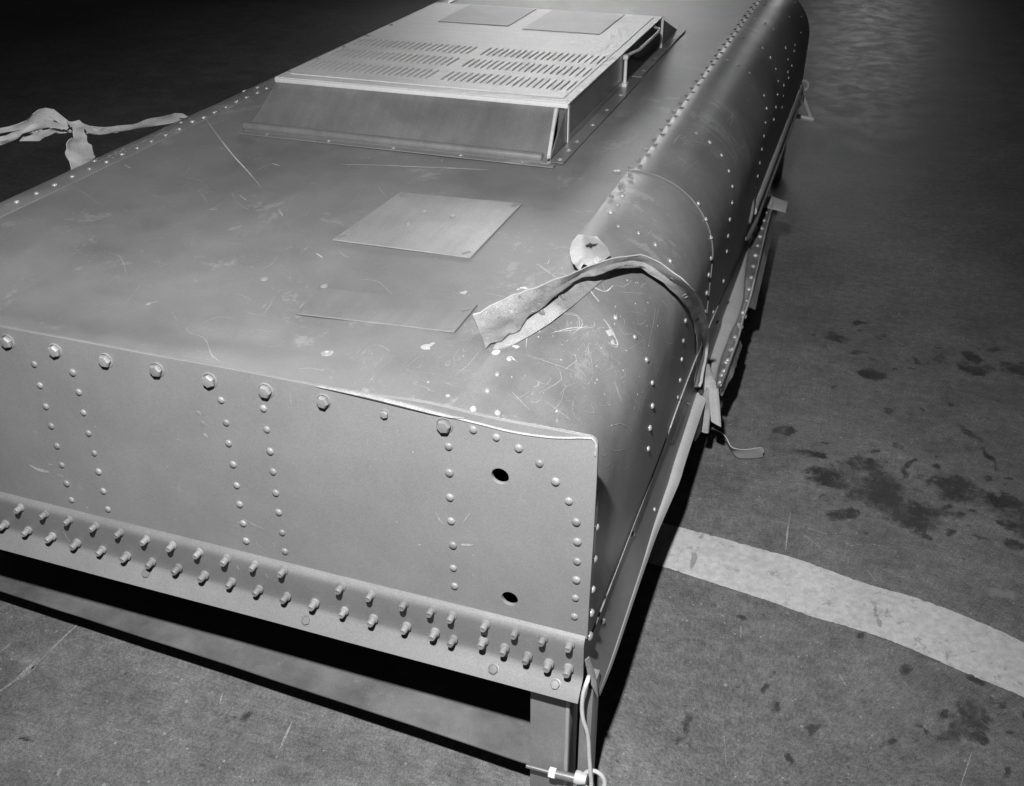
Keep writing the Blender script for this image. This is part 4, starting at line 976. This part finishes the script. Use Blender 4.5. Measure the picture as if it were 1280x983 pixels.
# plain outer flange of the channel
ro = cA([(745, 218), (723, 320), (700, 420), (650, 640), (611, 822)]); rin = cA([(712, 190), (690, 300), (664, 400), (610, 620), (565, 800)])
O_ = resample([onz(p, 0.215) for p in ro], 30); I_ = resample([onz(p, 0.262) for p in rin], 30)
bm = grid_bm([[I_[i].lerp(O_[i], k/5) + Vector((0.001*nz(i*0.5, k), 0, 0.001*nz(i*0.4, 9.0))) for k in range(6)] for i in range(30)], 0.002, (1, 0, 1)); part('outer_flange', bm, M['torn'], TC, 40)
# rivets standing on the lower torn edge and crumpled foot
ft_o = cB([(570, 232), (548, 300), (522, 395), (490, 455), (455, 515)]); ft_i = cB([(545, 180), (515, 270), (480, 360), (460, 430), (445, 470)])
O_ = resample([onz(p, 0.20) for p in ft_o], 20); I_ = resample([onz(p, 0.245) for p in ft_i], 20)
bm = grid_bm([[I_[i].lerp(O_[i], k/5) + Vector((0.004*nz(i*0.6, k*0.5), 0, 0.004*nz(i*0.5, 4.0, k*0.4))) for k in range(6)] for i in range(20)], 0.0018, (1, 0, 1)); SURF['ft'] = bvh_of(bm); part('crumpled_foot', bm, M['torn'], TC, 35)
for p in cB([(582, 70), (562, 130), (542, 197), (516, 257), (490, 317), (470, 377), (447, 440)]):
    h = hit(p[0], p[1], ('ft', 'tc')); loc = h[0] if h else onz(p, 0.25); n_ = h[1] if h else Vector((0.3, -0.3, 1))
    place(RIVS, 'rivet', TC, [frame(loc, n_, 0, 1.25)])
bm = bmesh.new(); bm_prism(bm, [onz(p, z) for p, z in zip(cA([(655, 122), (712, 130), (808, 165), (795, 228), (738, 210), (650, 190)]), (0.292, 0.292, 0.28, 0.275, 0.285, 0.290))], (0, 0, 0.0025)); part('end_tab', bm, M['lip'], TC, 20)

# ---------------------------------------------------------------- curled strip on the floor
eu = cB([(400, 690), (470, 735), (505, 795), (540, 812), (600, 815), (680, 805), (686, 830)]); el = cB([(398, 700), (462, 728), (500, 800), (540, 855), (600, 864), (692, 856), (690, 850)])
zu = [0.10, 0.075, 0.055, 0.050, 0.048, 0.050, 0.035]; zl_ = [0.09, 0.065, 0.022, 0.006, 0.004, 0.006, 0.008]
U_ = resample([onz(p, z) for p, z in zip(eu, zu)], 40); L_ = resample([onz(p, z) for p, z in zip(el, zl_)], 40)
bm = grid_bm([[U_[i].lerp(L_[i], k/5) for k in range(6)] for i in range(40)], 0.0016, (0, -1, 0.4))
me = bpy.data.meshes.new('curled_strip'); bm.normal_update(); bm.to_mesh(me); bm.free()
cs = link('curled_strip', me, M['lip'], None, 50); tag(cs, 'short curled dark metal strip resting on the floor below the frayed strip end', 'metal strip')

# ---------------------------------------------------------------- white cord and locking pin at the front leg
bm = bmesh.new()
cp = [ony(p, y) for p, y in (((736, 846), -0.004), ((734, 852), -0.020), ((729, 868), -0.024), ((727.5, 886), -0.024), ((729, 900), -0.024), ((733, 912), -0.022), ((735.5, 925), -0.020), ((736.5, 945), -0.020), ((738, 965), -0.022), ((739, 985), -0.022))]
cp += [Vector((-0.232, -0.03, 0.03)), Vector((-0.225, -0.05, 0.006)), Vector((-0.18, -0.10, 0.005))]
bm_tube(bm, resample(cp, 60), 0.0034, 10)
me = bpy.data.meshes.new('cord'); bm.to_mesh(me); bm.free(); cord = link('cord', me, M['cord'], None, 60); tag(cord, 'thin white cord dangling down past the front corner leg', 'cord')
pin0 = ony((655, 957), 0.006)
PN = thing('locking_pin', 'steel locking pin with white nut and ring through the front leg', 'pin', ony((700, 968), 0.0))
bm = bmesh.new(); a, b_ = ony((658, 957.5), -0.024), ony((686, 965), -0.024); bm_tube(bm, [a, b_], 0.0035, 10); bm_tube(bm, [b_, ony((722, 974), -0.024)], 0.0075, 12); part('shank', bm, M['alu_dark'], PN)
bm = bmesh.new(); a, b_ = ony((687, 965.5), -0.024), ony((695, 967.5), -0.024); bm_tube(bm, [a, b_], 0.0095, 6); part('nut', bm, M['cord'], PN, 20)
bm = bmesh.new(); a, b_ = ony((719, 971), -0.024), ony((733, 975), -0.024); bm_tube(bm, [a, a.lerp(b_, .3), b_], 0.010, 12, [0.011, 0.012, 0.008]); part('collar', bm, M['alu'], PN)
bm = bmesh.new(); rc = ony((742, 977), -0.02)
bm_tube(bm, [rc + Vector((0.0185*math.cos(t), 0.006*math.sin(t), 0.0185*math.sin(t))) for t in [2*math.pi*k/24 for k in range(25)]], 0.0036, 8); part('ring', bm, M['alu'], PN)

# ---------------------------------------------------------------- webbing straps beyond the left shoulder
def strap(name, label, lines):
    t = thing(name, label, 'strap', lines[0][0][0])
    for i, (U_, L_, nm) in enumerate(lines):
        n = 36; u = resample(U_, n); l = resample(L_, n)
        bm = grid_bm([[u[i].lerp(l[i], k/4) + Vector((0.012*nz(i*0.22, 4.0+k*0.25), -0.014*math.sin(k/4*3.14)+0.012*nz(i*0.25, 9.0+k*0.3), 0.006*nz(i*0.3, k*0.35, 2.0))) for k in range(5)] for i in range(n)], 0.002, (0.3, -1, 0.5))
        part(nm, bm, M['web'], t, 50)
    return t
def sx(pts, xs_): return [onx(p, x) for p, x in zip(pts, xs_)]
def lin(a, b, n): return [a+(b-a)*k/(n-1) for k in range(n)]
S1u = c7([(-260, 350), (-100, 310), (0, 287), (60, 268), (110, 252), (160, 215), (200, 197), (235, 196), (270, 225), (310, 258), (360, 258), (400, 275), (480, 280), (600, 262), (700, 240), (780, 218), (815, 225), (835, 236)])
S1l = c7([(-260, 400), (-100, 340), (0, 308), (60, 300), (110, 285), (160, 265), (200, 255), (240, 250), (275, 260), (310, 285), (360, 290), (400, 306), (480, 312), (600, 292), (700, 278), (780, 262), (815, 248), (836, 238)])
S2u = c7([(-260, 400), (-100, 345), (0, 322), (50, 312), (100, 288), (150, 262), (200, 252), (250, 258), (310, 275)])
S2l = c7([(-260, 460), (-100, 395), (0, 362), (50, 335), (100, 318), (150, 300), (200, 290), (250, 284), (310, 300)])
S3u = c7([(105, 326), (150, 312), (200, 295), (250, 276), (300, 268), (370, 285), (460, 288), (550, 280)]); S3l = c7([(125, 341), (170, 336), (220, 318), (260, 300), (310, 305), (370, 306), (460, 312), (550, 300)])
S4u = c7([(150, 290), (175, 283), (200, 296), (225, 292), (245, 270)]); S4l = c7([(162, 308), (185, 310), (205, 305), (232, 305), (258, 285)])
strap('webbing_strap', 'grey webbing strap twisted and stretched out flat beyond the left edge of the housing',
      [(sx(S1u, lin(-1.95, -1.86, len(S1u))), sx(S1l, lin(-1.95, -1.86, len(S1l))), 'outer_band'),
       (sx(S2u, lin(-1.93, -1.88, len(S2u))), sx(S2l, lin(-1.93, -1.88, len(S2l))), 'inner_band'),
       (sx(S3u, lin(-1.91, -1.885, len(S3u))), sx(S3l, lin(-1.91, -1.885, len(S3l))), 'lower_band'),
       (sx(S4u, lin(-1.97, -1.96, len(S4u))), sx(S4l, lin(-1.97, -1.96, len(S4l))), 'inner_loop')])
S5u = c7([(300, 250), (318, 272), (330, 300), (325, 325), (305, 345), (297, 375), (300, 410), (306, 440), (316, 490), (325, 560)])
S5l = c7([(352, 255), (372, 275), (378, 300), (385, 322), (402, 348), (410, 378), (414, 400), (415, 425), (420, 470), (425, 540)])
strap('webbing_strap', 'grey webbing strap looped over the twisted strap and hanging down behind the left shoulder',
      [(sx(S5u, lin(-1.855, -1.83, len(S5u))), sx(S5l, lin(-1.855, -1.83, len(S5l))), 'hanging_band')])
print('objects', len(bpy.data.objects), 'tris', sum(len(o.data.loop_triangles) if False else len(o.data.polygons)*2 for o in bpy.data.objects if o.type == 'MESH'))
